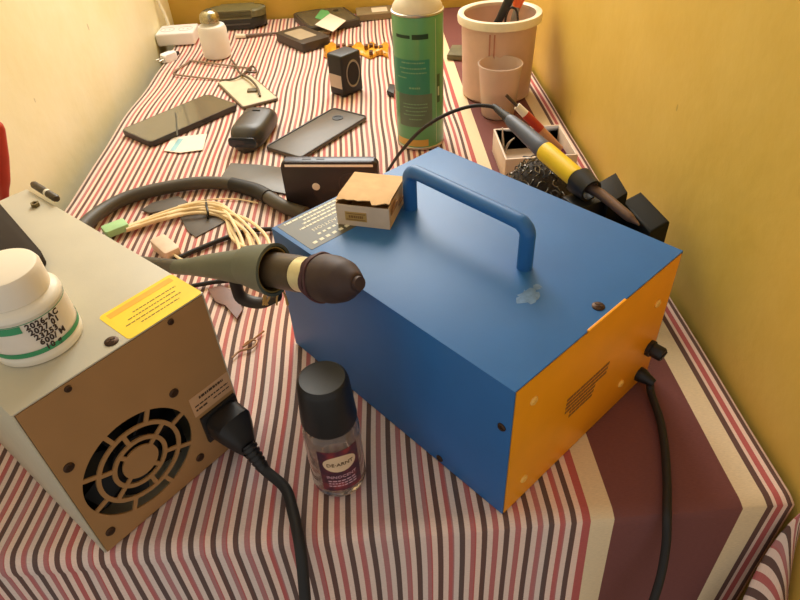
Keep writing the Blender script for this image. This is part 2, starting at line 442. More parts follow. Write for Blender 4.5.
# rear panel with a round hole for the fan
FX, FZ, FR = .0465, .0520, .0395
def holed_plate(w0, w1, z0, z1, cx, cz, r, y0, y1, n=64):
    mb = MB(); t = mb.bm
    def outer(a):
        dx, dz = cos(a), sin(a)
        ks = []
        if dx > 1e-9: ks.append((w1-cx)/dx)
        if dx < -1e-9: ks.append((w0-cx)/dx)
        if dz > 1e-9: ks.append((z1-cz)/dz)
        if dz < -1e-9: ks.append((z0-cz)/dz)
        k = min(ks); return cx+dx*k, cz+dz*k
    A = [2*pi*i/n for i in range(n)]
    A += [math.atan2(zz-cz, xx-cx) % (2*pi) for xx in (w0, w1) for zz in (z0, z1)]
    A = sorted(set(round(a, 6) for a in A)); n = len(A)
    def ring(y, f): return [t.verts.new((f(a)[0], y, f(a)[1])) for a in A]
    ci = lambda a: (cx+r*cos(a), cz+r*sin(a))
    fo, fi, bo, bi = ring(y0, outer), ring(y0, ci), ring(y1, outer), ring(y1, ci)
    for i in range(n):
        j = (i+1) % n
        for q in ((fo[i], fo[j], fi[j], fi[i]), (bo[i], bi[i], bi[j], bo[j]), (fi[i], fi[j], bi[j], bi[i]), (fo[i], bo[i], bo[j], fo[j])): t.faces.new(q)
    return mb
rp = holed_plate(th+.0002, GL-th-.0002, .0007, GH-th-.0003, FX, FZ, FR, -.0004, .0010).build('rear_panel', TAN, gs)
g = MB()
MGR = tri_M((FX, 0, FZ), (1, 0, 0), (0, 0, 1))
for r0, r1 in ((.0, .0128), (.0168, .0198), (.0275, .0305)):
    g.lathe([(r0, .0004), (r1, .0004), (r1, -.0010), (r0, -.0010)]+([(r0, .0004)] if r0 else []), 64, MGR, caps=False)
def spoke(a, r0, r1, w=.0030):
    M = tri_M((FX, -.0004, FZ), (cos(a), 0, sin(a)), (-sin(a), 0, cos(a)))
    g.box(r0, r1, -w/2, w/2, -.0013, -.0001, M=M)
for k in range(4): spoke(k*pi/2+.62, .012, .0172)
for k in range(6): spoke(k*pi/3+.62, .0193, .0280)
for k in range(8): spoke(k*pi/4+.32, .0300, .0398)
g.build('fan_grille', TAN, rp)
fan = MB(); M = tri_M((FX, .006, FZ), (1, 0, 0), (0, 0, 1))
fan.lathe([(0, 0), (.017, 0), (.017, -.01), (0, -.01)], 24, M)
for k in range(7):
    a = 2*pi*k/7; B = M @ Matrix.Rotation(a, 4, 'Z') @ Matrix.Translation((.027, 0, -.005)) @ Matrix.Rotation(.6, 4, 'X')
    fan.box(-.011, .011, -.008, .008, -.0006, .0006, M=B)
fan.build('fan', mat('dark_fan', (22, 20, 18), .6), gs)
MB().box(FX-.041, FX+.041, .022, .024, FZ-.041, FZ+.041).build('fan_shroud', mat('fan_shroud_black', (14, 12, 11), .8), gs)
MG = lambda x, z: tri_M((x, -.0004, z), (1, 0, 0), (0, 0, 1))
for x, z in ((.0095, .0878), (.0095, .0160), (.0835, .0155), (.0838, .0860), (.030, .1385), (.0990, .1385)):
    screw(gs, MG(x, z), .0034 if z < .1 else .0022)
screw(gs, Matrix.Translation((.0645, .0075, GH)), .0042)
screw(gs, Matrix.Translation((.0645, GW-.02, GH)), .0042)
nut = MB().lathe([(0, 0), (.0035, 0), (.0035, .003), (.0018, .003), (.0018, .0012), (0, .0012)], 6).build('hex_nut', mat('dull_brass', (120, 105, 70), .4, .7))
nut.location = at(36, 206, GH); tag(nut, 'tiny dull metal nut lying on the grey unit near the black cap', 'nut')
yl = MB().rslab(.0545, .0345, .0003, .003, GH-.0001, 0, 2, 4, cx=.0988, cy=.0172).build('warning_sticker', mat('yellow_sticker', (252, 214, 40), .45), gs)
ty = MB(); MT = tri_M((.124, .0325, GH+.0002), (-1, 0, 0), (0, -1, 0))
MTy = tri_M((.0735, .0025, GH+.0002), (1, 0, 0), (0, 1, 0))
for k, (a, b_) in enumerate(((.012, .040), (.004, .044), (.008, .043), (.014, .046))):
    dashes(ty, MTy, a, b_, .0050+k*.0042, .0009, .0012, .004, .0006)
ty.build('warning_print', mat('brown_faint_print', (150, 112, 30), .6), yl)
MB().box(.0755, .1225, .0265, .0315, GH+.0001, GH+.0003).build('orange_band', mat('orange_print', (240, 176, 40), .5), yl)
wl = MB().box(.0912, .1250, -.0007, -.0003, .0530, .0715).build('rating_label', mat('tan_label', (206, 160, 118), .5), gs)
tw = MB(); MW = tri_M((.0915, -.00075, .0530), (1, 0, 0), (0, 0, 1))
dashes(tw, MW, .007, .028, .0136, .0022, .001, .003, .0005); dashes(tw, MW, .002, .031, .0085, .0012); dashes(tw, MW, .002, .012, .0045, .0016); dashes(tw, MW, .017, .031, .0045, .0010)
tw.build('rating_print', DPRINT, wl)
MB().box(.0935, .1245, -.003, .0002, .0235, .0495, .0008).build('mains_inlet', BLK, gs)

# mains plug pushed into the inlet
GM = Matrix.Translation(GO) @ Matrix.Rotation(GA, 4, 'Z')
pl = thing('mains_cable', 'black mains cable plugged into the tan rear panel and hanging over the front edge', 'cable', GM @ V((.109, -.003, .0375)))
off = pl.location
k = MB()
A = GM @ V((.109, -.0032, .0370)); N = GM.to_3x3() @ V((0, -1, 0)); EX = GM.to_3x3() @ V((1, 0, 0)); EZ = V((0, 0, 1))
def ringbox(mb, secs):
    t = mb.bm; rings = []
    for (c, ex, ez, w, hh) in secs:
        rings.append([t.verts.new(V(c)+ex*p[0]*w+ez*p[1]*hh) for p in rrect(2, 2, .5, 3)])
    n = len(rings[0])
    for a, b in zip(rings, rings[1:]):
        for i in range(n): t.faces.new((a[i], a[(i+1) % n], b[(i+1) % n], b[i]))
    t.faces.new(rings[0][::-1]); t.faces.new(rings[-1])
D2 = (N*.62-EX*.06+V((0, 0, -.72))).normalized()
C1 = A+N*.015; C2 = C1+D2*.010; C3 = C2+D2*.007
ringbox(k, [(A, EX, EZ, .0140, .0105), (A+N*.004, EX, EZ, .0142, .0108), (C1, EX, EZ, .0138, .0104), (C2, EX, EZ, .0095, .0082), (C3, EX, EZ, .0062, .0062)])
k.build('plug', BLK, pl, off)
k = MB(); C4 = C3+(D2*.8+N*.1).normalized()*.019
for i in range(5):
    p = C3.lerp(C4, i/5); q = C3.lerp(C4, i/5+.12); k.cyl(p, q, .0066-.0004*i, .0062-.0004*i, 16)
k.tube([C3-D2*.002, C4], [.0052, .0044], 14, smooth=False)
k.build('strain_relief', BLK, pl, off)
CZ = max(.0075, C4.z-.010)
MB().tube([C3, C4, at(285, 488, max(.0065, C4.z*.55)), at(293, 512, .0058), aty(299, 540, YF-.002), aty(302, 562, YF-.012), aty(304, 585, YF-.020), aty(306, 612, YF-.029), aty(307, 650, YF-.040)], .0040, 12, 8).build('cord', RUB, pl, off)

# things on the grey station
pb = thing('pill_bottle', 'white plastic pill bottle with a green-banded printed label, on the grey unit', 'pill bottle', at(40.5, 339, GH), 0)
WHP = mat('white_plastic', (238, 230, 212), .4, var=.02)
GRN = mat('label_green', (60, 150, 100), .5)
R = .0248
b = MB().lathe([(0, 0), (R-.002, 0), (R-.0004, .001), (R, .003), (R, .0055), (R-.0006, .0063), (R-.0016, .0310), (R-.0010, .0318), (R-.0012, .0336), (R-.0028, .0356), (R-.0058, .0374), (R-.0065, .0382), (R-.0065, .042), (0, .042)], 56)
b.build('body', WHP, pb)
MB().lathe([(R-.0062, .0376), (R-.0050, .0378), (R-.0048, .0390), (R-.0050, .0512), (R-.0062, .0536), (R-.0082, .0542), (0, .0542)], 56).build('cap', mat('cream_cap', (244, 232, 212), .4, var=.02), pb)
lab = MB().lathe([(R-.0004, .0068), (R-.0012, .0305)], 56, caps=False).build('label', mat('label_white', (232, 220, 204), .5), pb)
gb = MB(); gb.lathe([(R-.0002, .0075), (R-.0002, .0108)], 56, caps=False); gb.lathe([(R-.0010, .0294), (R-.0010, .0299)], 56, caps=False)
gb.build('green_band', GRN, lab)
def wrap(a0):                                  # bend flat print round the bottle
    return lambda p: ((R+.00005-.045*(p.y-.006)+p.z)*cos(a0+p.x/R), (R+.00005-.045*(p.y-.006)+p.z)*sin(a0+p.x/R), p.y)
gp = MB()
t = bmesh.new()
gp2 = MB(); gp2.box(-.016, .000, 0, .0045, 0, .0002)
bmesh.ops.subdivide_edges(gp2.bm, edges=gp2.bm.edges[:], cuts=6, use_grid_fill=True)
for v in gp2.bm.verts: v.co = V(wrap(radians(-68))(v.co+V((0, .0246, 0))))
gp2.build('green_flash', GRN, lab)
tp = MB()
for i, (s, dx) in enumerate((('2026-AC', 0), ('2027 01', .0005), ('23253', .0018), ('600/ M', .003), ('10 g', .0045))):
    tp.text(s, .0050, Matrix.Translation((dx, .0254-i*.0041, 0)), .0001, bend=wrap(radians(-63)), space=1.12, bold=.00018)
tp.build('date_print', mat('black_ink', (58, 40, 30), .6), lab)

cap = thing('marker_cap', 'small black cap with a white ring, lying at the far edge of the grey unit', 'cap', at(45, 193, GH))  # the loose cap of a marker
pa, pc = at(33, 184, GH+.0033), at(57, 199, GH+.0033); off = cap.location
mid = pa.lerp(pc, .58); mid2 = pa.lerp(pc, .66)
BRN = mat('dark_brown_plastic', (70, 58, 42), .5)
MB().tube([pa, pa.lerp(pc, .06), mid], [.0022, .0031, .0031], 14, smooth=False).build('cap_body', BRN, cap, off)
MB().cyl(mid, mid2, .0032).build('ring', WHP, cap, off)
MB().tube([mid2, pa.lerp(pc, .95), pc], [.0031, .0031, .0024], 14, smooth=False).build('cap_end', BRN, cap, off)
ds = MB().rslab(.085, .125, .009, .008, 0, .0015, 2, 6)
d = ds.build('dark_slab', mat('dark_brown_case', (56, 46, 36), .75, spec=.2))
d.location = GM @ V((.0490, .180, GH+.0002)); d.rotation_euler = (0, 0, GA-.15)
tag(d, 'flat dark brown slab lying on the grey unit behind the white pill bottle', 'slab')

# red handled screwdriver behind the station, leaning on the wall
rs = thing('screwdriver', 'red handled screwdriver leaning on the wall behind the grey unit', 'screwdriver', aty(2, 187, .53))
off = rs.location.copy(); p1 = aty(-5, 121, .53); p0 = aty(3, 190, .53)
dd = (p1-p0)
REDP = mat('red_plastic', (196, 62, 44), .45)
MB().tube([p0-dd*.25, p0, p0+dd*.15, p0+dd*.5, p0+dd*.9, p1], [.0035, .005, .0068, .0078, .0070, .003], 16).build('handle', REDP, rs, off)
lo = p0-dd*.25; e = lo+dd*(-(lo.z-.001)/dd.z)
MB().cyl(lo, V((lo.x-(lo.x-e.x)*1.0, e.y, .001)), .003).build('shaft', mat('steel', (150, 148, 142), .35, .9), rs, off)
# ================================================================== carton on the blue station
CARD = mat('cardboard', (222, 180, 124), .75, var=.08, scale=90, bump=.1)
CARDF = mat('white_board', (226, 202, 176), .7, var=.05, scale=90)
cf0, cf1 = at(338, 224, BH), at(390, 230, BH)
ca = math.atan2(cf1.y-cf0.y, cf1.x-cf0.x)
cb = thing('small_carton', 'small torn cardboard carton standing on the blue station beside the handle', 'box', cf0+V((0, 0, .0002)), ca)
CWd, CD, CH = (cf1-cf0).length, .047, .0195
b = MB(); t_ = .0007
b.box(0, CWd, 0, t_, 0, CH*.93); b.build('front_side', CARDF, cb)
b = MB(); b.box(0, CWd, CD-t_, CD, 0, CH); b.box(0, t_, t_, CD-t_, 0, CH); b.box(CWd-t_, CWd, t_, CD-t_, 0, CH*.97); b.box(t_, CWd-t_, t_, CD-t_, 0, t_)
b.build('tray', CARD, cb)
# lid with a ragged front edge, sprung up a little
b = MB(); t = b.bm; n = 14; top = []; bot = []
rr = random.Random(11)
for i in range(n+1):
    x = CWd*i/n; fy = .0015+rr.uniform(-.0016, .0016)-(.003 if i in (10, 11) else 0); fz = CH+.0012+.0016*sin(pi*i/n*.9)-.0004*i/n
    col = []
    for (y, z) in ((fy, fz), (.010, CH+.0022+.0006*sin(pi*i/n)), (.024, CH+.0014), (CD, CH+.0004)): col.append((x, y, z))
    top.append([t.verts.new(V(p)+V((0, 0, .0006))) for p in col]); bot.append([t.verts.new(p) for p in col])
for i in range(n):
    for j in range(3):
        t.faces.new((top[i][j], top[i+1][j], top[i+1][j+1], top[i][j+1])); t.faces.new((bot[i][j], bot[i][j+1], bot[i+1][j+1], bot[i+1][j]))
    t.faces.new((top[i][0], bot[i][0], bot[i+1][0], top[i+1][0])); t.faces.new((top[i][3], top[i+1][3], bot[i+1][3], bot[i][3]))
for i in (0, n):
    for j in range(3): t.faces.new((top[i][j], top[i][j+1], bot[i][j+1], bot[i][j]))
b.build('lid', CARD, cb, sharp=60)
b = MB(); b.prism([(0, 0), (.016, 0), (.014, .0065), (.006, .009), (0, .005)], 0, .0005, M=tri_M((CWd+.0004, .004, .0105), (0, 1, 0), (.25, 0, 1)))
b.prism([(0, 0), (.012, 0), (.011, .006), (.002, .0045)], 0, .0005, M=tri_M((CWd+.0005, .024, .007), (0, 1, 0), (.4, 0, 1)))
b.build('torn_flap', mat('brown_board', (176, 120, 62), .8, var=.15), cb)
l = MB().box(.007, .0245, -.0003, .0001, .0045, .0125).build('label', mat('buff_label', (196, 158, 92), .7), cb)
lt = MB(); M = tri_M((.008, -.0003, .0055), (1, 0, 0), (0, 0, 1))
lt.box(0, .0155, 0, .0006, 0, .0001, M=M); lt.box(0, .0155, .0052, .0058, 0, .0001, M=M); dashes(lt, M, .002, .0135, .0018, .0022, .001, .0026, .0004)
lt.build('print', mat('brown_ink', (140, 100, 50), .7), l)

# ================================================================== roll-on bottle
GLASS = mat('clear_glass', (236, 222, 212), .08, var=0, trans=.9, ior=1.3)
rb = thing('roll_on_bottle', 'clear glass roll-on bottle with a black cap and dark label, standing on the cloth', 'deodorant', V((-.0470, .2730, .0)))
b = MB(); r = .0195
b.lathe([(0, .0012), (r-.003, .0012), (r-.0008, .0022), (r, .005), (r, .0575), (r-.001, .0625), (r-.0035, .0665), (r-.005, .068), (r-.007, .068), (r-.006, .0655), (r-.003, .0615), (r-.0022, .0575), (r-.0022, .0065), (r-.004, .005), (0, .005)], 48, caps=False)
b.build('glass_body', GLASS, rb)
b = MB(); b.lathe([(0, .0053), (r-.0042, .0053), (r-.0026, .0068), (r-.0026, .048), (0, .048)], 40)
b.build('liquid', mat('pale_liquid', (236, 214, 200), .05, var=0, trans=.9, ior=1.2), rb)
b = MB(); b.lathe([(r-.004, .0665), (r-.0012, .0668), (r-.0006, .069), (r-.0026, .1010), (r-.0034, .1045), (r-.0050, .1060), (r-.0065, .1057), (0, .1057)], 48)
b.build('cap', BLK, rb)
def wrapr(a0, rad): return lambda p: ((rad+p.z)*cos(a0+p.x/rad), (rad+p.z)*sin(a0+p.x/rad), p.y)
def bent_patch(poly_fn, a0, rad, n=14):
    pass
RA = radians(-76); RR = r+.0002
def patch(x0, x1, z0, z1, h, a0, rad, nx=14, nz=1):
    mb = MB(); t = mb.bm
    g = [[t.verts.new(wrapr(a0, rad)(V((x0+(x1-x0)*i/nx, z0+(z1-z0)*j/nz, h)))) for j in range(nz+1)] for i in range(nx+1)]
    for i in range(nx):
        for j in range(nz): t.faces.new((g[i][j], g[i+1][j], g[i+1][j+1], g[i][j+1]))
    return mb
lm = bpy.data.materials.new('plum_label'); lm.use_nodes = True
nt = lm.node_tree; bs = nt.nodes['Principled BSDF']; bs.inputs['Roughness'].default_value = .4
n_ = nt.nodes.new('ShaderNodeTexNoise'); n_.inputs['Scale'].default_value = 90; n_.inputs['Detail'].default_value = 3
tc = nt.nodes.new('ShaderNodeTexCoord'); nt.links.new(tc.outputs['Object'], n_.inputs['Vector'])
rp_ = nt.nodes.new('ShaderNodeValToRGB'); e = rp_.color_ramp.elements
e[0].position = .38; e[0].color = rgb((62, 30, 46)); e[1].position = .66; e[1].color = rgb((150, 50, 48)); q = e.new(.5); q.color = rgb((92, 36, 50))
nt.links.new(n_.outputs['Fac'], rp_.inputs['Fac']); nt.links.new(rp_.outputs['Color'], bs.inputs['Base Color'])
lab = patch(-.0150, .0150, .0110, .0545, 0, RA, RR, 16, 4); lab = lab.build('label', lm, rb)
el = MB(); t = el.bm; W_ = wrapr(RA, RR+.00015)
cv = t.verts.new(W_(V((0, .0410, 0)))); rn = [[t.verts.new(W_(V((0.0120*k/3*cos(2*pi*i/28), .0410+.0084*k/3*sin(2*pi*i/28), 0)))) for i in range(28)] for k in (1, 2, 3)]
for i in range(28):
    j = (i+1) % 28; t.faces.new((cv, rn[0][i], rn[0][j]))
    for k in (0, 1): t.faces.new((rn[k][i], rn[k+1][i], rn[k+1][j], rn[k][j]))
el.build('oval', mat('cream_oval', (224, 190, 152), .5), lab)
tx = MB(); tx.text('DE·ARNT', .0046, Matrix.Translation((0, .0393, 0)), .0001, 'CENTER', bend=wrapr(RA, RR+.0003))
tx.build('oval_print', mat('gold_brown_ink', (96, 68, 34), .5), lab)
tx = MB(); tx.text('INNOCENT', .0042, Matrix.Translation((0, .0258, 0)), .0001, 'CENTER', bend=wrapr(RA, RR+.0002))
for k in range(3):
    x = -.010
    while x < .010:
        w = random.uniform(.001, .003); pm = patch(x, x+w, .0220-.0028*k, .0233-.0028*k, .0002, RA, RR, 2, 1)
        me = bpy.data.meshes.new('x'); pm.bm.to_mesh(me); tx.bm.from_mesh(me); bpy.data.meshes.remove(me); x += w+.0007
tx.build('name_print', mat('pink_print', (206, 160, 168), .5), lab)

# ================================================================== hot air handle lying across to the blue station
OLV = mat('grey_green_rubber', (96, 99, 82), .55, var=.1, scale=40)
HOSE = mat('dark_hose', (74, 68, 58), .5, var=.08)
BARREL = mat('bright_nozzle_tube', (214, 204, 160), .3, .45, var=.08)
BROWN = mat('dark_brown_cap', (62, 44, 38), .6, var=.15, scale=80)
hg = thing('hot_air_gun', 'grey-green hot air gun with a dark brown tip resting on the blue station', 'hot air gun', at(262, 268, .10))
off = hg.location.copy()
def hp(u, v, z): return at(u, v, z)
A0, A1, A2, A3, A4, A5, A6 = hp(140, 262, .055), hp(178, 267, .078), hp(215, 266, .098), hp(256, 267, .114), hp(284, 271, .122), hp(312, 276, .130), hp(356, 283, .1475)
ax = (A6-A3).normalized()
MB().tube([hp(118, 250, .012), hp(128, 256, .030), A0, A1], [.0055, .0055, .006, .0065], 16, 6).build('hose', HOSE, hg, off)
MB().tube([A1-(A2-A1)*.05, A1.lerp(A2, .4), A2, A2.lerp(A3, .6), A3-ax*.004], [.0064, .0075, .0105, .0135, .0150], 24, 6).build('grip', OLV, hg, off)
def tube_shell(mb, p, d, L_, r0, r1, th_, n=32, slot=None, cut=0.0):
    d = d.normalized(); u = d.cross(V((0, 0, 1))).normalized(); w = d.cross(u)
    t = mb.bm; rs_ = []
    for (s, rad) in ((0, r0), (L_*.5, (r0+r1)/2), (L_, r1), (L_, r1-th_), (L_*.5, (r0+r1)/2-th_), (0, r0-th_)):
        rs_.append([t.verts.new(p+d*(s+(cut*cos(2*pi*i/n+.6) if s > L_*.8 else 0))+u*rad*cos(2*pi*i/n)+w*rad*sin(2*pi*i/n)) for i in range(n)])
    rs_.append(rs_[0])
    for a, b in zip(rs_, rs_[1:]):
        for i in range(n):
            j = (i+1) % n; t.faces.new((a[i], a[j], b[j], b[i]))
sl = MB(); tube_shell(sl, A3-ax*.010, ax, .034, .0155, .0198, .0022, cut=.005); sl.build('sleeve', OLV, hg, off)
sl = MB(); tube_shell(sl, A3+ax*.004, ax, .0190, .0150, .0170, .001, cut=.004); sl.build('sleeve_lining', mat('yellow_brown_lining', (176, 140, 62), .6), hg, off)
br = MB(); B0 = A3; B1 = A6-ax*.036
br.tube([B0, B1], [.0125, .0125], 32, smooth=False); br.build('barrel', BARREL, hg, off)
MB().tube([B0, B1-ax*.023, B1-ax*.020], [.0131, .0131, .0128], 32, smooth=False).build('heat_wrap', mat('brown_heat_wrap', (70, 56, 40), .4, .2, var=.2), hg, off)
tp = MB()
tp.tube([B1-ax*.004, B1-ax*.001, B1+ax*.006, B1+ax*.016, B1+ax*.026, B1+ax*.032, B1+ax*.037, A6], [.0132, .0152, .0164, .0160, .0136, .0100, .0062, .0044], 28, 5)
tp.tube([B1+ax*.0345, A6+ax*.004], [.0052, .0046], 16, smooth=False)
tp.build('tip', BROWN, hg, off)
ra = MB(); rr = random.Random(6)
for k in range(3):      # ragged tape at the root of the tip
    u = ax.cross(V((0, 0, 1))).normalized(); w_ = ax.cross(u)
    ra.tube([B1-ax*(.0035-.003*k+rr.uniform(-.0012, .0012))+(u*cos(a)+w_*sin(a))*(.0140+.0009*k+rr.uniform(0, .0008)) for a in [2*pi*i/16 for i in range(16)]], .0013, 6, 2, closed=True)
ra.build('tape_wrap', mat('maroon_tape', (84, 50, 48), .65, var=.2, scale=200), hg, off)
# clip hanging under the gun, with a few frayed wires
cl = MB(); q0 = hp(236, 280, .096); 
cl.tube([hp(232, 268, .108), hp(236, 284, .092), hp(242, 298, .078), hp(262, 303, .074), hp(280, 296, .084)], [.006, .0062, .006, .0055, .005], 10, 5, flat=.45)
cl.build('clip', mat('dark_clip', (58, 46, 38), .5), hg, off)
fw = MB(); rr = random.Random(4)
for i in range(7):
    u0 = 268+rr.uniform(-3, 16); fw.tube([hp(u0, 290, .098), hp(u0+rr.uniform(-5, 5), 297, .088), hp(u0+rr.uniform(-9, 9), 305, .080)], .0008, 6, 4)
fw.build('frayed_wire', mat('straw_wire', (196, 152, 84), .5), hg, off)

# ================================================================== hose, wires and scraps between the stations
ho = thing('air_hose', 'thick dark hose curving over the cloth behind the cream wires', 'hose', at(150, 192, .008)); off = ho.location.copy()
MB().tube([at(62, 250, .03), at(78, 232, .018), at(96, 215, .011), at(122, 200, .0085), at(155, 190, .0085), at(200, 183, .0085), at(238, 185, .0085), at(262, 194, .0085), at(285, 207, .0085), at(306, 214, .0085)], .0082, 14, 8).build('tube', HOSE, ho, off)
MB().tube([at(232, 184, .0085), at(255, 190.5, .0085), at(268, 197, .0085)], [.0086, .0094, .0094], 14, 6).build('cuff', RUB, ho, off)
CREAM = mat('cream_insulation', (240, 216, 170), .45, var=.05)
wb = thing('wire_bundle', 'bundle of cream wires with a pale green connector, curving over the cloth', 'wires', at(200, 212, .004)); off = wb.location.copy()
rr = random.Random(9)
base = [(126, 229), (160, 217), (196, 208), (222, 211)]
ends = [[(240, 224), (250, 242), (252, 262)], [(243, 222), (258, 240), (263, 262)], [(236, 228), (243, 244), (245, 262)], [(231, 236), (243, 246), (258, 250)], [(246, 219), (266, 236), (272, 258)], [(240, 226), (252, 240), (257, 262)], [(232, 230), (239, 247), (239, 262)]]
for i, en in enumerate(ends):
    o1 = (i-3)*1.3
    pts = [at(u, v+o1*(.5+.35*j), .0025+.0022*((i*2+j) % 3)) for j, (u, v) in enumerate(base)]+[at(u, v, .006+.004*((i+j) % 3)+.006*j) for j, (u, v) in enumerate(en)]
    MB().tube(pts, .0020, 8, 7).build('wire', CREAM, wb, off)
pts = [at(u, v, .002) for u, v in ((178, 206), (205, 200), (235, 199), (258, 203))]
MB().tube(pts, .0009, 7, 7).build('wire', CREAM, wb, off)
g = MB(); ga = at(104, 233, .007); gb_ = at(127, 224, .007); d = (gb_-ga)
ey = V((-d.y, d.x, 0)); M = tri_M(ga, d, ey)
g.rslab(d.length, .019, .009, .003, -.004, .002, 2, 4, M=M, cx=d.length/2); g.build('connector', mat('pale_green_plastic', (164, 208, 150), .45), wb, off)
MB().tube([at(206, 200, .001), at(206.5, 206, .011), at(208, 213, .010), at(208, 219, .001)], .0014, 8, 5).build('cable_tie', BLK, wb, off)
wc = thing('wire_connector', 'pale plug connector with a dark lead, lying beside the grey unit', 'connector', at(166, 249, .004)); off = wc.location.copy()
p0, p1 = at(158, 241, .007), at(174, 255, .007); d = p1-p0; M = tri_M(p0, d, V((-d.y, d.x, 0)))
MB().rslab(d.length, .018, .013, .003, -.0068, .002, 2, 4, M=M, cx=d.length/2).build('housing', mat('dirty_white_plastic', (222, 196, 172), .5, var=.1), wc, off)
MB().tube([p1-d*.1, at(180, 259, .007), at(188, 262, .006), at(196, 265, .004)], .0016, 8, 5).build('pale_lead', CREAM, wc, off)
dl = MB().tube([at(170, 262, .003), at(196, 250, .003), at(226, 238, .003), at(248, 231, .003), at(272, 229, .003)], .0028, 10, 6).build('lead', RUB, None)
tag(dl, 'thin dark lead on the cloth between the cream wires and the gun', 'cable')
dl2 = MB().tube([at(192, 286, .003), at(215, 282, .003), at(240, 279, .003), at(262, 270, .003)], .0024, 10, 6).build('lead', RUB, None)
tag(dl2, 'short dark lead on the cloth under the hot air gun', 'cable')
SCR = mat('dark_scrap', (88, 80, 72), .6, var=.1)
def flat_piece(name, px, z0, z1, m, label, cat, bev=.0004, group=None, parent=None):
    P = [at(u, v, z0) for u, v in px]; c = sum(P, V())/len(P)
    a = sum(P[i].x*P[(i+1) % len(P)].y-P[(i+1) % len(P)].x*P[i].y for i in range(len(P)))
    if a < 0: P = P[::-1]
    o = MB().prism([(p.x-c.x, p.y-c.y) for p in P], 0, z1-z0, bev).build(name, m); o.location = (c.x, c.y, z0)
    return tag(o, label, cat, group)
flat_piece('plastic_scrap', [(142, 211), (152, 204), (178, 197), (188, 203), (176, 210), (150, 214)], .0002, .0022, SCR, 'thin dark flat scrap lying under the left half of the cream wires', 'scrap')
flat_piece('plastic_scrap', [(178, 214), (206, 212), (226, 222), (196, 238), (188, 232)], .0002, .0014, SCR, 'dark angular flat scrap lying under the middle of the cream wires', 'scrap')
flat_piece('phone_back_panel', [(216, 189), (222, 177), (231, 164), (262, 166), (286, 169), (294, 176), (292, 196), (262, 190), (240, 180)], .0002, .0020, mat('grey_black_panel', (96, 90, 80), .4, var=.05), 'flat grey-black panel lying behind the hose, left of the upright phone', 'panel')

flat_piece('brown_strip', [(208, 290), (222, 286), (234, 292), (243, 310), (237, 320), (226, 306), (216, 303)], .0002, .0016, mat('brown_plastic_strip', (112, 74, 60), .45, var=.15), 'thin curled brown strip on the cloth just beneath the hot air gun', 'scrap')
bw = MB().tube([at(u, v, .0016) for u, v in ((232, 358), (240, 351), (252, 348), (257, 341), (249, 341), (243, 347), (250, 342), (264, 331))], .0009, 7, 6).build('bare_wire', mat('copper_brown_wire', (150, 112, 76), .4, .4))
tag(bw, 'short twisted brown wire on the cloth between the two stations', 'wire')

# ================================================================== upright phone behind the blue station
PH = mat('navy_black_case', (44, 40, 44), .35, var=.05)
NAVY = mat('navy_edge', (56, 62, 84), .35)
SIL = mat('silver_trim', (246, 243, 240), .3)
z = .064
pl_, pr_ = at(279.5, 162, z), at(377, 162, z); d = pr_-pl_; L_ = d.length
ph = thing('mobile_phone', 'black phone with a silver strip, standing on its long side behind the blue station', 'phone', V((pl_.x, pl_.y, 0)), math.atan2(d.y, d.x))
M = tri_M((L_/2, 0, z/2), (1, 0, 0), (0, 0, 1))
MB().rslab(L_, z, .013, .006, -.013, .0025, 3, 5, M=M).build('body', PH, ph)
MB().box(.004, L_-.004, .0018, .0112, z-.0012, z+.0004, .0006).build('edge', NAVY, ph)
MB().box(.005, L_-.005, -.0004, .001, z-.0062, z-.0032, .0004).build('silver_strip', SIL, ph)
MB().lathe([(0, 0), (.0046, 0), (.0046, .0005), (.0042, .0007), (0, .0007)], 24, tri_M((.0380, .0001, .0325), (1, 0, 0), (0, 0, 1))).build('round_emblem', mat('grey_emblem', (226, 222, 214), .4), ph)
MB().lathe([(.013, 0), (.0145, 0), (.0145, .0005), (.013, .0005), (.013, 0)], 32, tri_M((.079, .0001, .036), (1, 0, 0), (0, 0, 1)), caps=False).build('camera_ring', mat('faint_ring', (56, 50, 54), .3), ph)
MB().rslab(.010, .0025, .0008, .0012, 0, 0, 2, 3, M=tri_M((.030, .0065, z), (1, 0, 0), (0, 1, 0))).build('side_key', BLK, ph)
MB().rslab(.010, .0025, .0008, .0012, 0, 0, 2, 3, M=tri_M((.046, .0065, z), (1, 0, 0), (0, 1, 0))).build('side_key', BLK, ph)

# phone back cover with a camera ring
COV = mat('brown_black_cover', (92, 82, 70), .42, var=.05)
def slab_on(name, corners, th_, m, label, cat, r=.006, bev=.0015, z0=.0003, group=None, mesh='body'):
    a, b, c_, d_ = [at(u, v, z0) for u, v in corners]      # near-left, near-right, far-right, far-left
    ex = ((b-a)+(c_-d_))*.5; ey = ((d_-a)+(c_-b))*.5; w, dd_ = ex.length, ey.length
    cen = (a+b+c_+d_)/4; rz = math.atan2(ex.y, ex.x)
    # keep the sides square
    rz2 = math.atan2(ey.y, ey.x)-pi/2
    rz = rz+(((rz2-rz+pi) % (2*pi))-pi)/2
    root = thing(name, label, cat, V((cen.x, cen.y, z0)), rz, group)
    MB().rslab(w, dd_, th_, min(r, w*.45, dd_*.45), 0, bev, 2, 6).build(mesh, m, root)
    return root, w, dd_
cv, w, d_ = slab_on('phone_cover', [(298, 158), (372, 121), (332, 109), (266, 152)], .004, COV, 'dark phone back cover with a camera hole, lying behind the upright phone', 'phone cover')
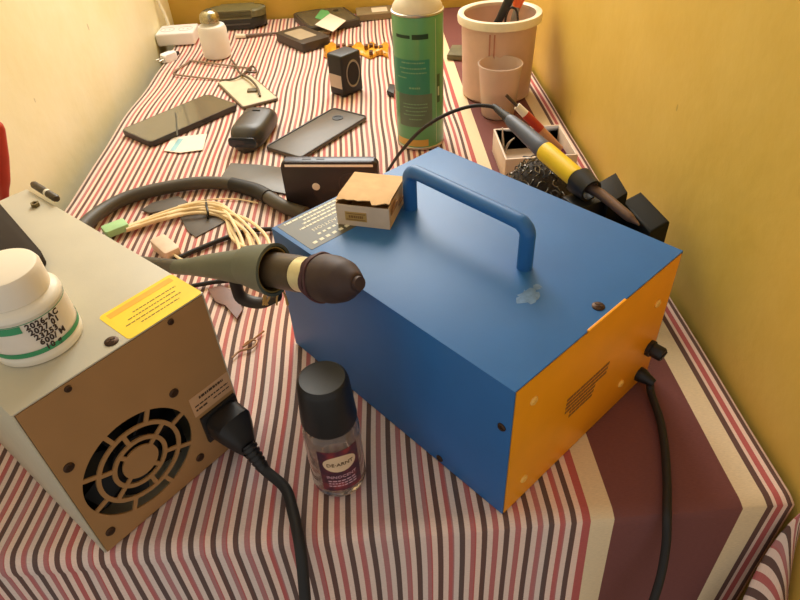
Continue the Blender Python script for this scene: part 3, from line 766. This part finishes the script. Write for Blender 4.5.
# raised rim all round and the camera ring
rim = MB(); rim.tube([V((p[0], p[1], .0044)) for p in rrect(w-.002, d_-.002, .006, 5)], .0011, 8, 1, closed=True, smooth=False); rim.build('rim', mat('cover_rim', (60, 52, 46), .4), cv)
cr = MB().lathe([(.0058, 0), (.0085, 0), (.0085, .0009), (.0058, .0009), (.0058, 0)], 28, Matrix.Translation((w*.5-.026, d_*.06, .0039)), caps=False).build('camera_ring', BLK, cv)
MB().lathe([(0, 0), (.0057, 0), (.0057, .0003), (0, .0003)], 28, Matrix.Translation((w*.5-.026, d_*.06, .0039))).build('camera_hole', mat('hole_dark', (26, 22, 20), .5), cv)
cb2 = MB(); 
for f in (-.12, .08, .2): cb2.box(w*f, w*f+.009, d_/2-.001, d_/2+.002, .001, .005, .0005)
cb2.build('clip_tab', COV, cv)

# smartphone with a cracked screen, left
SPB = mat('phone_body_black', (52, 48, 46), .35)
SCRN = mat('phone_screen_reflection', (104, 102, 92), .07, var=.03, spec=.8, coat=.6)  # pale wall reflection is painted into the grey base colour
sp, w, d_ = slab_on('smartphone', [(153, 148), (236, 110), (208, 97), (125, 136)], .0085, SPB, 'black smartphone lying face up on the cloth near the left wall', 'phone', .007, .002)
s_ = MB().rslab(w-.003, d_-.003, .0004, .006, .0083, .0001, 1, 6).build('screen', SCRN, sp)
im = (Matrix.Translation(sp.location) @ Matrix.Rotation(sp.rotation_euler.z, 4, 'Z')).inverted()
k0, k1 = im @ at(175.5, 113, .0086), im @ at(177.5, 136, .0086); kd = k1-k0
MB().box(0, kd.length, -.0011, .0011, .0, .0003, M=tri_M((k0.x, k0.y, .0086), (kd.x, kd.y, 0), (-kd.y, kd.x, 0))).build('crack_line', mat('crack_grey', (52, 56, 52), .4), s_)
MB().rslab(.020, .0018, .001, .0008, 0, 0, 2, 3, M=tri_M((.02, -d_/2-.0001, .0045), (1, 0, 0), (0, 0, 1))).build('side_key', BLK, sp)
PAP = mat('white_paper', (236, 222, 206), .7, var=.03)
pp = flat_piece('paper_slip', [(164, 151), (172, 138), (207, 134), (203, 150), (180, 153)], .0002, .0008, PAP, 'white paper slip with a pale blue stripe, beside the phone near the left wall', 'paper', 0)
pm = at(175, 144, 0)
bb = MB(); bb.box(-.004, .004, -.020, .019, .0006, .0008); o = bb.build('blue_stripe', mat('pale_blue_print', (150, 196, 206), .6), pp); o.location = (at(177, 145, 0).x-pp.location.x, at(177, 145, 0).y-pp.location.y, 0); o.rotation_euler = (0, 0, -.1)

# computer mouse
mo = thing('computer_mouse', 'rounded black computer mouse lying on the cloth between the phone and the phone cover', 'mouse', at(251, 154, 0)+V((.0, .045, 0)), -.20)
b = MB(); t = b.bm; NS, NR = 16, 28; rings = []
for i in range(NS+1):
    s = i/NS; y = -.045+.112*s
    prof = min(1, (1-(2*s-1)**4))**.5 if 0 < s < 1 else 0
    hw = .0258*max(.02, prof)*(1-.06*s); hh = .033*max(.02, min(1, 1.25*(1-abs(2*s-.9)**3.0)))**.6 if s < 1 else .001
    ring = []
    for j in range(NR):
        a = 2*pi*j/NR; ca_, sa_ = cos(a), sin(a)
        x = hw*math.copysign(abs(ca_)**.6, ca_); zz = hh*.5+hh*.5*math.copysign(abs(sa_)**.7, sa_)
        ring.append(t.verts.new((x, y, zz)))
    rings.append(ring)
for a, c_ in zip(rings, rings[1:]):
    for j in range(NR): t.faces.new((a[j], a[(j+1) % NR], c_[(j+1) % NR], c_[j]))
t.faces.new(rings[0][::-1]); t.faces.new(rings[-1])
b.build('shell', mat('mouse_black', (62, 58, 54), .38), mo, sharp=70)
MB().rslab(.012, .003, .001, .0014, .0333, .0003, 1, 4, cy=.026).build('logo_mark', BLK, mo)
MB().rslab(.040, .014, .0015, .005, 0, .0005, 2, 5, M=tri_M((0, -.0436, .017), (1, 0, 0), (0, 0, 1))).build('front_panel', mat('blue_black_gloss', (48, 54, 62), .15), mo)

# black speaker cube
sk = thing('small_speaker', 'small black speaker cube with a ringed cone, standing in front of the yellow tape', 'speaker', at(345, 98, 0), .78)
SW, SD, SH = .043, .034, .065
MB().box(0, SW, 0, SD, 0, SH, .004, 3).build('cabinet', BLK, sk)
MF = tri_M((SW/2+.001, 0, .033), (1, 0, 0), (0, 0, 1))
MB().lathe([(.0138, 0), (.0150, .0006), (.0138, .0016), (.0126, .0006), (.0138, 0)], 36, MF @ Matrix.Scale(1.45, 4, (0, 1, 0)), caps=False).build('cone_ring', mat('grey_ring', (150, 140, 128), .4, .3), sk)
MB().lathe([(0, .0002), (.006, .0008), (.0126, .0004), (.0126, 0)], 36, MF @ Matrix.Scale(1.45, 4, (0, 1, 0)), caps=False).build('cone', mat('cone_black', (22, 20, 19), .6), sk)
MB().box(-.0004, .0003, .004, SD-.003, .013, .034).build('label', mat('grey_white_label', (196, 180, 166), .6), sk)

KAP = mat('amber_tape', (226, 160, 48), .3, var=.15, scale=80)
kt = thing('flex_ribbon', 'crumpled amber flex ribbon lying behind the small speaker', 'ribbon', at(356, 50, 0)); off = kt.location.copy()
b = MB(); t = b.bm; rr = random.Random(2); prev = None; n = 18
for i in range(n+1):
    u = 324+(389-324)*i/n; z = .002+.010*abs(sin(i*1.3))*rr.uniform(.3, 1)
    v0, v1 = 57+2*sin(i*1.1), 44+2.5*sin(i*1.7+1)
    if i in (5, 6): v1 += 5
    c_ = [t.verts.new(at(u, v0, .0006)), t.verts.new(at(u+1.5*sin(i*2), (v0+v1)/2, z)), t.verts.new(at(u, v1, z*.6+.0006))]
    if prev:
        for k in range(2): t.faces.new((prev[k], c_[k], c_[k+1], prev[k+1]))
    prev = c_
o = b.build('ribbon', KAP, kt, off, sharp=60); sm = o.modifiers.new('thick', 'SOLIDIFY'); sm.thickness = .0006
for (u, v) in ((338, 46), (344, 45), (350, 46), (366, 46), (371, 45), (376, 46), (381, 47), (371, 52)):
    p = at(u, v, .010); MB().box(p.x-.0035, p.x+.0035, p.y-.005, p.y+.005, .006, .0125, .001).build('chip', mat('brown_chip', (96, 62, 40), .5), kt, off)

# thin phone frame, glass card, wires at the back left
fr = thing('empty_phone_surround', 'thin empty phone frame lying on the cloth beside the white spray bottle', 'phone frame', at(205, 70, 0)); off = fr.location.copy()
BZ = mat('bezel_brown', (150, 132, 116), .4, .3)
MB().tube([at(u, v, .0022) for u, v in ((174, 73), (176, 70), (189, 62), (193, 61), (232, 66), (248, 68), (249, 70), (238, 77), (232, 80), (222, 80), (178, 75))], .0017, 8, 3, closed=True).build('frame', BZ, fr, off)
cd, w, d_ = slab_on('glass_card', [(246, 109), (281, 99), (250, 78), (214, 84)], .0035, mat('card_edge', (110, 96, 76), .4), 'square pale card with a dark edge, lying behind the computer mouse', 'card', .004, .0006)
MB().rslab(w-.004, d_-.004, .0006, .003, .0033, .0001, 1, 4).build('face', mat('pale_card', (214, 202, 176), .35, var=.05, coat=.3), cd)
tw_ = thing('flex_cable', 'dark twisted flex cable lying across the pale square card', 'cable', at(244, 80, .006)); off = tw_.location.copy()
b = MB(); b.tube([at(231, 59, .004), at(236, 66, .008), at(240, 73, .008), at(250, 79, .010), at(257, 87, .011), at(260, 96, .006)], .0020, 8, 6)
b.tube([at(222, 80, .004), at(233, 79, .007), at(243, 74, .009), at(252, 66, .006), at(256, 72, .004), at(244, 72, .006)], .0017, 8, 6)
b.build('ribbon', mat('dark_flex', (92, 78, 60), .5), tw_, off)
p = at(253, 91, .0045); MB().box(p.x-.009, p.x+.008, p.y-.006, p.y+.006, .0042, .0075, .001).build('plug', mat('flex_plug', (108, 96, 72), .5), tw_, off)
fb = flat_piece('plastic_bit', [(387, 95), (390, 88), (395, 89), (394, 98)], .0002, .008, BLK, 'tiny black bit lying on the cloth left of the green spray can', 'scrap', .0015)
# ================================================================== green spray can
can = thing('spray_can', 'tall green aerosol can with a cream top, standing behind the blue station', 'spray can', V((.0575, .8150, 0)))
GCAN = mat('can_green', (92, 160, 108), .3, var=.04, scale=12, coat=.3)
STEEL = mat('can_steel', (190, 186, 176), .3, .9)
r = .0325; HT = .172
MB().lathe([(0, 0), (r-.002, 0), (r, .0012), (r, .0035), (r-.0008, .0045)], 48).build('bottom_rim', STEEL, can)
body = MB().lathe([(r-.0012, .003), (r-.0005, .005), (r-.0005, HT-.003), (r-.0012, HT)], 56).build('body', GCAN, can)
MB().lathe([(r-.0012, HT-.001), (r+.0004, HT), (r+.0004, HT+.002), (r-.001, HT+.003)], 48).build('top_rim', STEEL, can)
MB().lathe([(r-.001, HT+.002), (r-.002, HT+.007), (r-.007, HT+.0145), (r-.012, HT+.018), (r-.0125, HT+.020), (0, HT+.020)], 48).build('shoulder', mat('cream_paint', (232, 220, 196), .4), can)
MB().lathe([(r-.014, HT+.019), (r-.0135, HT+.024), (r-.0145, HT+.046), (r-.017, HT+.049), (0, HT+.0495)], 40).build('cap', WHP, can)
def cpatch(mb, a0, a1, z0, z1, rad, nx=12):
    t = mb.bm; g = [[t.verts.new((rad*cos(a0+(a1-a0)*i/nx), rad*sin(a0+(a1-a0)*i/nx), zz)) for zz in (z0, z1)] for i in range(nx+1)]
    for i in range(nx): t.faces.new((g[i][0], g[i+1][0], g[i+1][1], g[i][1]))
RC = r-.0005
fa = radians(-95)
p = MB(); cpatch(p, fa-.95, fa+.55, .034, .078, RC+.0001, 16)
p.build('grey_panel', mat('grey_green_print', (92, 112, 92), .35), body)
p = MB(); cpatch(p, fa-1.2, fa+.35, .006, .0155, RC+.0001, 16); p.build('amber_band', mat('amber_print', (206, 168, 84), .4), body)
p = MB(); cpatch(p, fa-1.3, fa+.45, .078, .122, RC+.0001, 16); p.build('teal_panel', mat('teal_print', (52, 132, 108), .35), body)
p = MB(); cpatch(p, fa-.95, fa-.30, .1475, .1515, RC+.0002, 8); cpatch(p, fa-.22, fa+.42, .1465, .1525, RC+.0002, 8)
p.build('brand_bar', mat('dark_green_print', (26, 62, 40), .4), body)
p = MB(); rr = random.Random(8)
for zz, a, b_, h_ in ((.1175, -.7, .25, .0016), (.1105, -.8, .3, .0016), (.1050, -.75, .32, .0014), (.0985, -.95, -.5, .0016), (.0855, -.4, .05, .0022), (.0645, -.7, .35, .0012), (.060, -.7, .35, .0012), (.055, -.6, .3, .0012), (.050, -.7, .2, .0012), (.044, -.45, .1, .0012)):
    x = a
    while x < b_:
        w = rr.uniform(.03, .12); cpatch(p, fa+x, fa+min(b_, x+w), zz, zz+h_, RC+.0003, 3); x += w+.02
p.build('small_print', mat('pale_green_print', (122, 168, 128), .5), body)
p = MB(); cpatch(p, fa+.80, fa+.98, .063, .100, RC+.0002, 4); p.build('side_mark', mat('dark_side_print', (58, 92, 62), .4), body)
p = MB(); cpatch(p, fa+.84, fa+.94, .072, .084, RC+.0003, 4); cpatch(p, fa+.74, fa+.76, .008, .168, RC+.0002, 2); p.build('side_print', mat('pale_side_print', (190, 206, 176), .4), body)

# ================================================================== bucket, its tools, and the cup
PINKP = mat('pink_translucent_plastic', (232, 198, 176), .35, var=.04, trans=.3)
bk = thing('plastic_bucket', 'pink translucent plastic bucket with a cream rim, standing in the far corner', 'bucket', V((.1900, .968, 0)))
R0, R1, BHh = .0525, .0562, .119
MB().lathe([(0, .0), (R0-.003, 0), (R0, .003), (R1, BHh), (R1-.0015, BHh), (R0-.0015, .004), (0, .003)], 56, caps=False).build('body', PINKP, bk)
MB().lathe([(R1-.0025, BHh-.002), (R1+.0010, BHh-.010), (R1+.0055, BHh-.009), (R1+.0062, BHh-.002), (R1+.0050, BHh+.0022), (R1-.001, BHh+.0026), (R1-.0035, BHh+.001), (R1-.0025, BHh-.002)], 56, caps=False).build('rim', mat('cream_rim', (240, 226, 200), .4), bk)
bp_ = MB()
for a in (-1.98, -1.86): cpatch(bp_, a-.02, a+.02, .06, BHh-.014, R1+.0002, 2)
bp_.build('moulded_rib', mat('pink_rib', (190, 128, 104), .4), bk)
bc = bk.location
def in_bucket(name, label, cat, tip, top):
    o = thing(name, label, cat, bc+V(tip)); return o, V(tip)+bc, V(top)+bc
o, a, b_ = in_bucket('screwdriver', 'black handled screwdriver sticking up out of the pink bucket', 'screwdriver', (0, 0, 0), (0, 0, .1))
h0, h1 = at(496, 26, .104), at(514, -10, .155); hd = (h1-h0).normalized(); a = h0-hd*((h0.z-.042)/hd.z)
o.location = a; off = a.copy()
MB().cyl(a, h0, .0025).build('shaft', mat('steel', (150, 148, 142), .35, .9), o, off)
MB().tube([h0-hd*.004, h0, h0.lerp(h1, .2), h0.lerp(h1, .6), h0.lerp(h1, .95), h1], [.004, .0060, .0054, .0066, .0066, .004], 14, 4).build('handle', BLK, o, off)
o, a, b_ = in_bucket('pliers', 'orange handled tool standing in the pink bucket near the yellow wall', 'pliers', (.004, .004, .005), (.043, .026, .185))
off = o.location.copy(); d = b_-a; ORG = mat('orange_plastic', (240, 110, 60), .4)
MB().tube([a, a+d*.4, a+d*.64], [.003, .005, .005], 10, 3).build('jaws', mat('steel', (150, 148, 142), .35, .9), o, off)
for s in (-1, 1):
    MB().tube([a+d*.62, a+d*.70+V((.004*s, 0, 0)), a+d*.85+V((.010*s, .003*s, 0)), b_+V((.008*s, .003*s, 0))], [.0040, .0052, .0056, .0042], 12, 5).build('handle', ORG, o, off)
o, a, b_ = in_bucket('wire_hook', 'bent dark wire hook standing in the pink bucket beside the screwdriver', 'wire', (.010, -.022, .005), (.020, .0, .120))
off = o.location.copy()
MB().tube([a, bc+V((.006, -.020, .090)), bc+V((.006, -.014, .112)), bc+V((.013, -.006, .126)), bc+V((.022, -.008, .124)), bc+V((.024, -.016, .112)), bc+V((.020, -.020, .098))], .0017, 8, 6).build('wire', mat('dark_wire', (58, 54, 50), .4, .5), o, off)
cu = thing('plastic_cup', 'small pale translucent plastic cup standing in front of the pink bucket', 'cup', V((.1785, .885, 0)))
MB().lathe([(0, 0), (.0225, 0), (.0240, .002), (.0305, .072), (.0318, .0735), (.0318, .0755), (.0300, .0755), (.0290, .072), (.0228, .003), (0, .002)], 44, caps=False).build('body', mat('pale_cup_plastic', (242, 218, 200), .3, var=.03, trans=.45), cu)
MB().lathe([(0, .004), (.0222, .004), (.0265, .040), (0, .041)], 40).build('filling', mat('pale_paste', (226, 180, 150), .6), cu)
flat_piece('plastic_bit', [(447, 60), (452, 50), (464, 50), (462, 61)], .0002, .010, mat('dull_green_bit', (104, 98, 72), .6, var=.2), 'small dull green bit lying on the maroon band left of the pink bucket', 'scrap', .002)

# ================================================================== white tray, steel wool, soldering iron and its stand
TRAY = mat('tray_white', (226, 204, 184), .45, var=.03)
TH_ = .032
a, b_, c_, d_ = at(499, 156, TH_), at(579, 156, TH_), at(571, 123, TH_), at(499, 131, TH_)
x0, x1, y0, y1 = (a.x+d_.x)/2, min(b_.x, .262), (a.y+b_.y)/2-.003, (c_.y+d_.y)/2+.003
tr = thing('parts_tray', 'white plastic parts tray standing by the yellow wall behind the steel wool', 'tray', V(((x0+x1)/2, (y0+y1)/2, 0)))
W2, D2_ = (x1-x0)/2, (y1-y0)/2; t2 = .0025
tx_ = MB()
tx_.box(-W2, W2, -D2_, D2_, 0, t2)
for q in ((-W2, W2, -D2_, -D2_+t2), (-W2, W2, D2_-t2, D2_), (-W2, -W2+t2, -D2_+t2, D2_-t2), (W2-t2, W2, -D2_+t2, D2_-t2)): tx_.box(q[0], q[1], q[2], q[3], t2*.5, TH_, .0008)
tx_.build('shell', TRAY, tr)
MB().box(W2*.30, W2*.30+t2, -D2_+t2, D2_-t2, t2, .026).build('divider', TRAY, tr)
rr = random.Random(12); tl = tr.location
for i in range(6):
    x = -W2+.012+.012*(i % 3)+rr.uniform(0, .004); y = -D2_+.014+.022*(i//3)+rr.uniform(0, .006)
    o = MB().box(-.0075, .0075, -.006, .006, 0, .005+.004*rr.random(), .0012).build('electronic_part', mat('dark_component', (44, 40, 40), .5)); o.location = tl+V((x, y, t2+.0004)); o.rotation_euler = (0, 0, rr.uniform(-.4, .4))
    tag(o, 'small dark electronic part lying in the white tray', 'component', 'dark parts in the white tray')
o = MB().box(-.009, .009, -.012, .012, 0, .012, .001).build('relay_block', mat('brown_block', (138, 104, 86), .5)); o.location = tl+V((W2*.66, .012, t2+.0003))
tag(o, 'brown block lying in the wall-side compartment of the white tray', 'component')
tz = thing('tweezers', 'pale tweezers standing open in the corner of the white tray', 'tweezers', tl+V((-W2+.008, D2_-.028, t2+.0005))); off = tz.location.copy()
for s in (0, 1):
    MB().tube([off+V((.001, 0, .001)), off+V((.000+.006*s, -.004*s, .022)), off+V((-.002+.015*s, -.006*s, .043-.012*s))], [.0018, .0016, .0007], 8, 5).build('arm', mat('pale_steel', (214, 204, 192), .35, .4), tz, off)
pn = thing('marker_pen', 'thin red and white pen with a dark tip, leaning out of the white tray', 'pen', at(564, 153, .012)); off = pn.location.copy()
E0, E1 = at(565, 154, .016), at(506, 95, .088); d = E1-E0
for nm, s0, s1, r0, r1, m in (('tip', .0, .08, .0022, .0036, mat('violet_tip', (130, 60, 110), .5)), ('grip', .08, .42, .0046, .0052, mat('tan_plastic', (206, 148, 112), .4)), ('barrel', .42, .68, .0056, .0056, mat('pen_red', (186, 58, 40), .35)), ('collar', .68, .82, .0052, .0046, WHP), ('rod', .82, 1.0, .0020, .0020, mat('dark_rod', (66, 52, 42), .4))):
    MB().cyl(E0+d*s0, E0+d*s1, r0, r1, 16).build(nm, m, pn, off)

q = at(540, 182, .052)
sw = thing('steel_wool', 'tangled ball of dark steel wool lying between the white tray and the blue station', 'steel wool', V((q.x, q.y, 0)))
b = MB(); rr = random.Random(21)
for i in range(150):
    a = rr.uniform(0, 2*pi); e = rr.uniform(-.3, 1.45); rad = rr.uniform(.8, 1.02)
    c0 = V((.041*rad*cos(a)*cos(e), .034*rad*sin(a)*cos(e), .038+.036*rad*sin(e)))
    ax_ = V((rr.uniform(-1, 1), rr.uniform(-1, 1), rr.uniform(-1, 1))).normalized(); u = ax_.orthogonal().normalized(); w = ax_.cross(u)
    rl_ = rr.uniform(.003, .0065); ph0 = rr.uniform(0, 6.3)
    pts = [c0+u*rl_*cos(ph0+k*.9)+w*rl_*sin(ph0+k*.9)+ax_*(k-3)*.0011 for k in range(8)]
    for p in pts: p.z = max(p.z, .0015)
    b.tube(pts, .0008, 5, 2)
b.build('curls', mat('dark_steel_wool', (112, 106, 98), .35, .8, var=.4, scale=200), sw)
b = MB().ball((0, 0, .038), .035, 20, (1.05, .9, 1.05)); b.build('core', mat('wool_core', (58, 50, 44), .8, var=.5, scale=400, bump=.8), sw)

si = thing('soldering_iron', 'soldering iron with a blue-grey handle and yellow grip, laid in its black stand', 'soldering iron', at(545, 150, .075)); off = si.location.copy()
I0, I1, I2, I3 = at(497, 109, .122), at(510, 120, .120), at(546, 152, .113), at(575, 177, .108)
d = (I3-I1).normalized(); I4 = at(602, 195, .1045); I5 = at(639, 225, .099)
BGR = mat('blue_grey_handle', (74, 80, 96), .45)
MB().tube([at(384, 178, .004), at(389, 169, .012), at(400, 153, .055), at(420, 131, .095), at(445, 115, .118), at(470, 106.5, .124), at(488, 106, .124), I0], .0019, 10, 8).build('cord', RUB, si, off)
MB().tube([I0-(I1-I0)*.3, I0, I0.lerp(I1, .5), I1], [.0024, .0034, .0042, .0054], 14, 5).build('boot', RUB, si, off)
MB().tube([I1-d*.002, I1+d*.005, I1.lerp(I2, .5), I2-d*.008, I2], [.0052, .0066, .0080, .0088, .0078], 20, 5).build('handle', BGR, si, off)
MB().tube([I2-d*.003, I2-d*.001, I2+d*.002, I3-d*.002, I3], [.0076, .0090, .0094, .0092, .0086], 24, 3).build('grip', mat('grip_yellow', (240, 200, 28), .4), si, off)
MB().tube([I3-d*.001, I3+d*.001, I3+d*.003, I3+d*.004], [.0080, .0088, .0084, .0056], 20, 2).build('collar', BLK, si, off)
MB().tube([I3+d*.003, I3+d*.014, I4, I4.lerp(I5, .7), I5-(I5-I4)*.16, I5], [.0050, .0048, .0046, .0042, .0028, .0009], 16, 4).build('barrel', mat('brown_steel', (112, 86, 70), .4, .4), si, off)
# stand: a base, a block that carries the funnel for the iron, and an upright block
c3 = I3+d*.006
sd = thing('iron_stand', 'black soldering iron stand by the yellow wall, holding the yellow gripped iron', 'stand', V((c3.x+.010, c3.y-.006, 0)))
off = sd.location.copy(); ang = math.atan2(d.y, d.x)
MB().rslab(.060, .044, .012, .006, 0, .002, 2, 5, M=Matrix.Rotation(ang, 4, 'Z')).build('base', BLK, sd)
fn = MB(); tube_shell(fn, c3, d, .018, .0128, .0104, .0022, 28); fn.build('funnel', BLK, sd, off)
q = c3+d*.010
MB().box(-.012, .012, -.015, .015, .011, q.z-.0118, .002, M=Matrix.Translation((q.x-off.x, q.y-off.y, 0)) @ Matrix.Rotation(ang, 4, 'Z')).build('support_block', BLK, sd)
hz = .096
u0, u1, u2 = at(597, 183, hz), at(616, 172, hz), at(628, 192, hz)
P = [u0, u1, u2, u0+(u2-u1)]
if sum(P[i].x*P[(i+1) % 4].y-P[(i+1) % 4].x*P[i].y for i in range(4)) < 0: P = P[::-1]
MB().prism([(p.x-off.x, p.y-off.y) for p in P], .0, hz, .002).build('upright_block', mat('stand_black', (26, 24, 22), .55, spec=.2), sd)
u0, u1, u2 = at(622, 201, .082), at(641, 191, .082), at(670, 221, .082)
P = [u0, u1, u2, u0+(u2-u1)]; c_ = sum(P, V())/4
if sum(P[i].x*P[(i+1) % 4].y-P[(i+1) % 4].x*P[i].y for i in range(4)) < 0: P = P[::-1]
ab_ = thing('black_adapter', 'black box-shaped adapter standing between the blue station and the yellow wall', 'adapter', V((c_.x, c_.y, 0)))
MB().prism([(p.x-c_.x, p.y-c_.y) for p in P], 0, .082, .0025, 3).build('case', mat('adapter_black', (22, 22, 20), .55, spec=.2), ab_)
MB().box(-.010, .010, -.0006, .0004, .03, .045, M=Matrix.Translation(((u0.x+u1.x)/2-c_.x, (u0.y+u1.y)/2-c_.y, 0)) @ Matrix.Rotation(math.atan2((u1-u0).y, (u1-u0).x), 4, 'Z')).build('pale_strip', WHP, ab_)

# ================================================================== far end of the table
sb = thing('spray_bottle', 'white dispenser bottle with a metal cap, standing near the far left corner', 'bottle', V((-.2955, 1.232, 0)))
MB().lathe([(0, 0), (.0225, 0), (.0250, .002), (.0262, .010), (.0262, .050), (.0235, .0565), (.0140, .0600), (.0130, .062), (.0130, .065), (0, .065)], 44).build('body', mat('bottle_white', (232, 230, 228), .4, var=.02), sb)
MB().lathe([(.0150, .0620), (.0182, .0635), (.0182, .0700), (.0165, .0765), (.0110, .0815), (.004, .0832), (0, .0833)], 36).build('cap', mat('dull_chrome', (168, 160, 132), .25, .9, var=.2, scale=300), sb)
kn = MB()
for k in range(5): kn.tube([V((.0178*sin(e_)*cos(k*pi/5), .0178*sin(e_)*sin(k*pi/5), .066+.0178*cos(e_))) for e_ in [(-1.2+2.4*i/8) for i in range(9)]], .0007, 5, 1)
kn.build('cap_ribs', mat('dark_chrome', (92, 88, 66), .35, .7), sb)
pc_ = thing('spectacle_case', 'oblong olive and black case lying against the far wall', 'case', V((-.282, 1.420, 0)), -.02)
b = MB(); b.rslab(.122, .056, .026, .026, 0, .012, 4, 8); b.build('lower_shell', mat('case_black', (44, 46, 46), .35), pc_)
b = MB(); b.rslab(.124, .058, .017, .027, .0205, .0145, 5, 8); b.build('lid', mat('case_olive', (112, 110, 80), .45), pc_)
MB().box(-.040, .030, -.0287, -.0265, .009, .012, .0004).build('trim_line', mat('case_trim', (90, 92, 90), .3, .5), pc_)
pe = thing('stylus', 'thin dark stylus with a white end, lying in front of the olive case', 'stylus', at(255, 35, .003)); off = pe.location.copy()
a, b_ = at(246, 36, .0035), at(277, 33, .0035); MB().tube([a, b_], [.0035, .0022], 10, smooth=False).build('barrel', mat('stylus_brown', (112, 92, 82), .5), pe, off)
a0 = at(236, 36, .0035); MB().cyl(a0, a, .0048, .0040, 12).build('white_end', WHP, pe, off)
# phone parts heaped at the back
p1_, w, d_ = slab_on('battery_pack', [(303, 54), (323, 46), (307, 31), (281, 41)], .016, mat('pack_black', (66, 58, 52), .45), 'thick dark battery pack lying on the cloth at the front of the phone heap', 'battery', .006, .003)
MB().rslab(w*.62, d_*.6, .0006, .004, .0158, .0001, 1, 4, cx=-.002, cy=.004).build('label', mat('pack_label', (168, 152, 128), .5), p1_)
ob_, w, d_ = slab_on('open_handset', [(309, 34), (356, 27), (345, 8), (296, 21)], .012, mat('handset_black', (62, 58, 54), .4), 'large dark opened phone lying on the far edge of the cloth, under a white card', 'phone', .008, .003)
MB().rslab(w*.9, d_*.86, .001, .006, .0115, .0003, 1, 5).build('screen', mat('handset_screen', (84, 82, 72), .15), ob_)
MB().lathe([(0, 0), (.006, 0), (.006, .001), (0, .001)], 20, Matrix.Translation((w*.28, d_*.22, .0122))).build('camera', BLK, ob_)
def card(name, px, z0, z1, m, label, cat):
    return flat_piece(name, px, z0, z1, m, label, cat, 0)
card('white_card', [(315, 25), (330, 14), (346, 21), (333, 32)], .0140, .0150, PAP, 'white card lying on the opened dark phone', 'card')
card('green_card', [(315, 18), (321, 10), (328, 11), (330, 14), (321, 20)], .0128, .0138, mat('card_green', (100, 176, 112), .5), 'small green card tucked under the white card on the opened phone', 'card')
slab_on('phone_strip', [(306, 39), (329, 33), (326, 30), (303, 35)], .004, mat('grey_strip', (164, 148, 122), .5), 'thin grey strip lying between the battery pack and the opened phone', 'strip', .001, .0005)
gb2, w, d_ = slab_on('grey_tool_box', [(357, 22), (393, 18), (394, 10), (357, 14)], .012, mat('grey_box', (140, 124, 96), .5), 'long grey-brown flat box lying against the far wall left of the spray can', 'box', .003, .001)
MB().rslab(w*.42, d_*.55, .0006, .002, .0119, 0, 1, 3, cx=w*.12).build('label', PAP, gb2)

# ================================================================== socket strip on the left wall with its lead and plug
WSO = mat('socket_white', (244, 242, 246), .4, var=.01)
ss = thing('socket_block', 'white socket block at the far left corner, its lead going up the left wall', 'socket', V((-.3905, 1.340, .0005)))
MB().box(-.038, .037, -.030, .030, 0, .024, .004, 3).build('housing', WSO, ss)
for x in (-.018, .018):
    s_ = MB(); M = Matrix.Translation((x, -.004, .024))
    s_.lathe([(.013, 0), (.0142, 0), (.0142, .0006), (.013, .0006), (.013, 0)], 24, M, caps=False); s_.box(-.006, -.003, -.002, .002, 0, .0004, M=M); s_.box(.003, .006, -.002, .002, 0, .0004, M=M)
    s_.build('socket_face', mat('socket_grey', (214, 212, 216), .5), ss)
MB().tube([V((-.022, .026, .020)), V((-.026, .030, .045)), V((-.034, .032, .085)), V((-.0355, .032, .2)), V((-.0355, .032, .8))], .0034, 10, 6).build('lead', mat('lead_white', (236, 228, 204), .5), ss)
ap = thing('mains_plug', 'small white plug with a black end on the cloth near the socket block', 'plug', V((-.386, 1.225, 0)), .9)
MB().rslab(.030, .018, .014, .005, 0, .004, 3, 5).build('body', WSO, ap)
MB().cyl((.014, 0, .007), (.024, .002, .007), .0048, .0035, 14).build('black_end', BLK, ap)
for s in (-1, 1): MB().cyl((-.014, .005*s, .007), (-.026, .005*s, .007), .0014, None, 10).build('pin', STEEL, ap)

# ================================================================== lift everything on to a table 0.75 m high
for o in list(SC.objects):
    if o.parent is None: o.location.z += TABLE_H

# ================================================================== light
wd = bpy.data.worlds.new('daylight'); SC.world = wd; wd.use_nodes = True
bg = wd.node_tree.nodes['Background']; bg.inputs['Color'].default_value = WORLD_C; bg.inputs['Strength'].default_value = WORLD_S
def area(name, loc, target, sx, sy, power, color):
    l = bpy.data.lights.new(name, 'AREA'); l.shape = 'RECTANGLE'; l.size = sx; l.size_y = sy; l.energy = power; l.color = color
    o = bpy.data.objects.new(name, l); COL.objects.link(o); o.location = loc
    o.rotation_euler = (V(target)-V(loc)).to_track_quat('-Z', 'Y').to_euler(); return o
area('added_window_light', (-.06, YB+.10, .84+TABLE_H), (-.12, .3, TABLE_H), .60, .85, ADDED_WIN_P, (1.0, .975, .90))  # added lamp filling the unseen window above the view

cam = bpy.data.cameras.new('camera'); co = bpy.data.objects.new('camera', cam); COL.objects.link(co)
cam.sensor_fit = 'HORIZONTAL'; cam.sensor_width = 36; cam.lens = FPX/800*36; cam.clip_start = .01; cam.clip_end = 50
z_ = -CW
co.matrix_world = Matrix(((CR.x, CU.x, z_.x, CP.x), (CR.y, CU.y, z_.y, CP.y), (CR.z, CU.z, z_.z, CP.z+TABLE_H), (0, 0, 0, 1)))
SC.camera = co
SC.view_settings.view_transform = 'Standard'; SC.view_settings.look = 'None'; SC.view_settings.gamma = 1; SC.view_settings.use_curve_mapping = False
SC.view_settings.exposure = EXPO
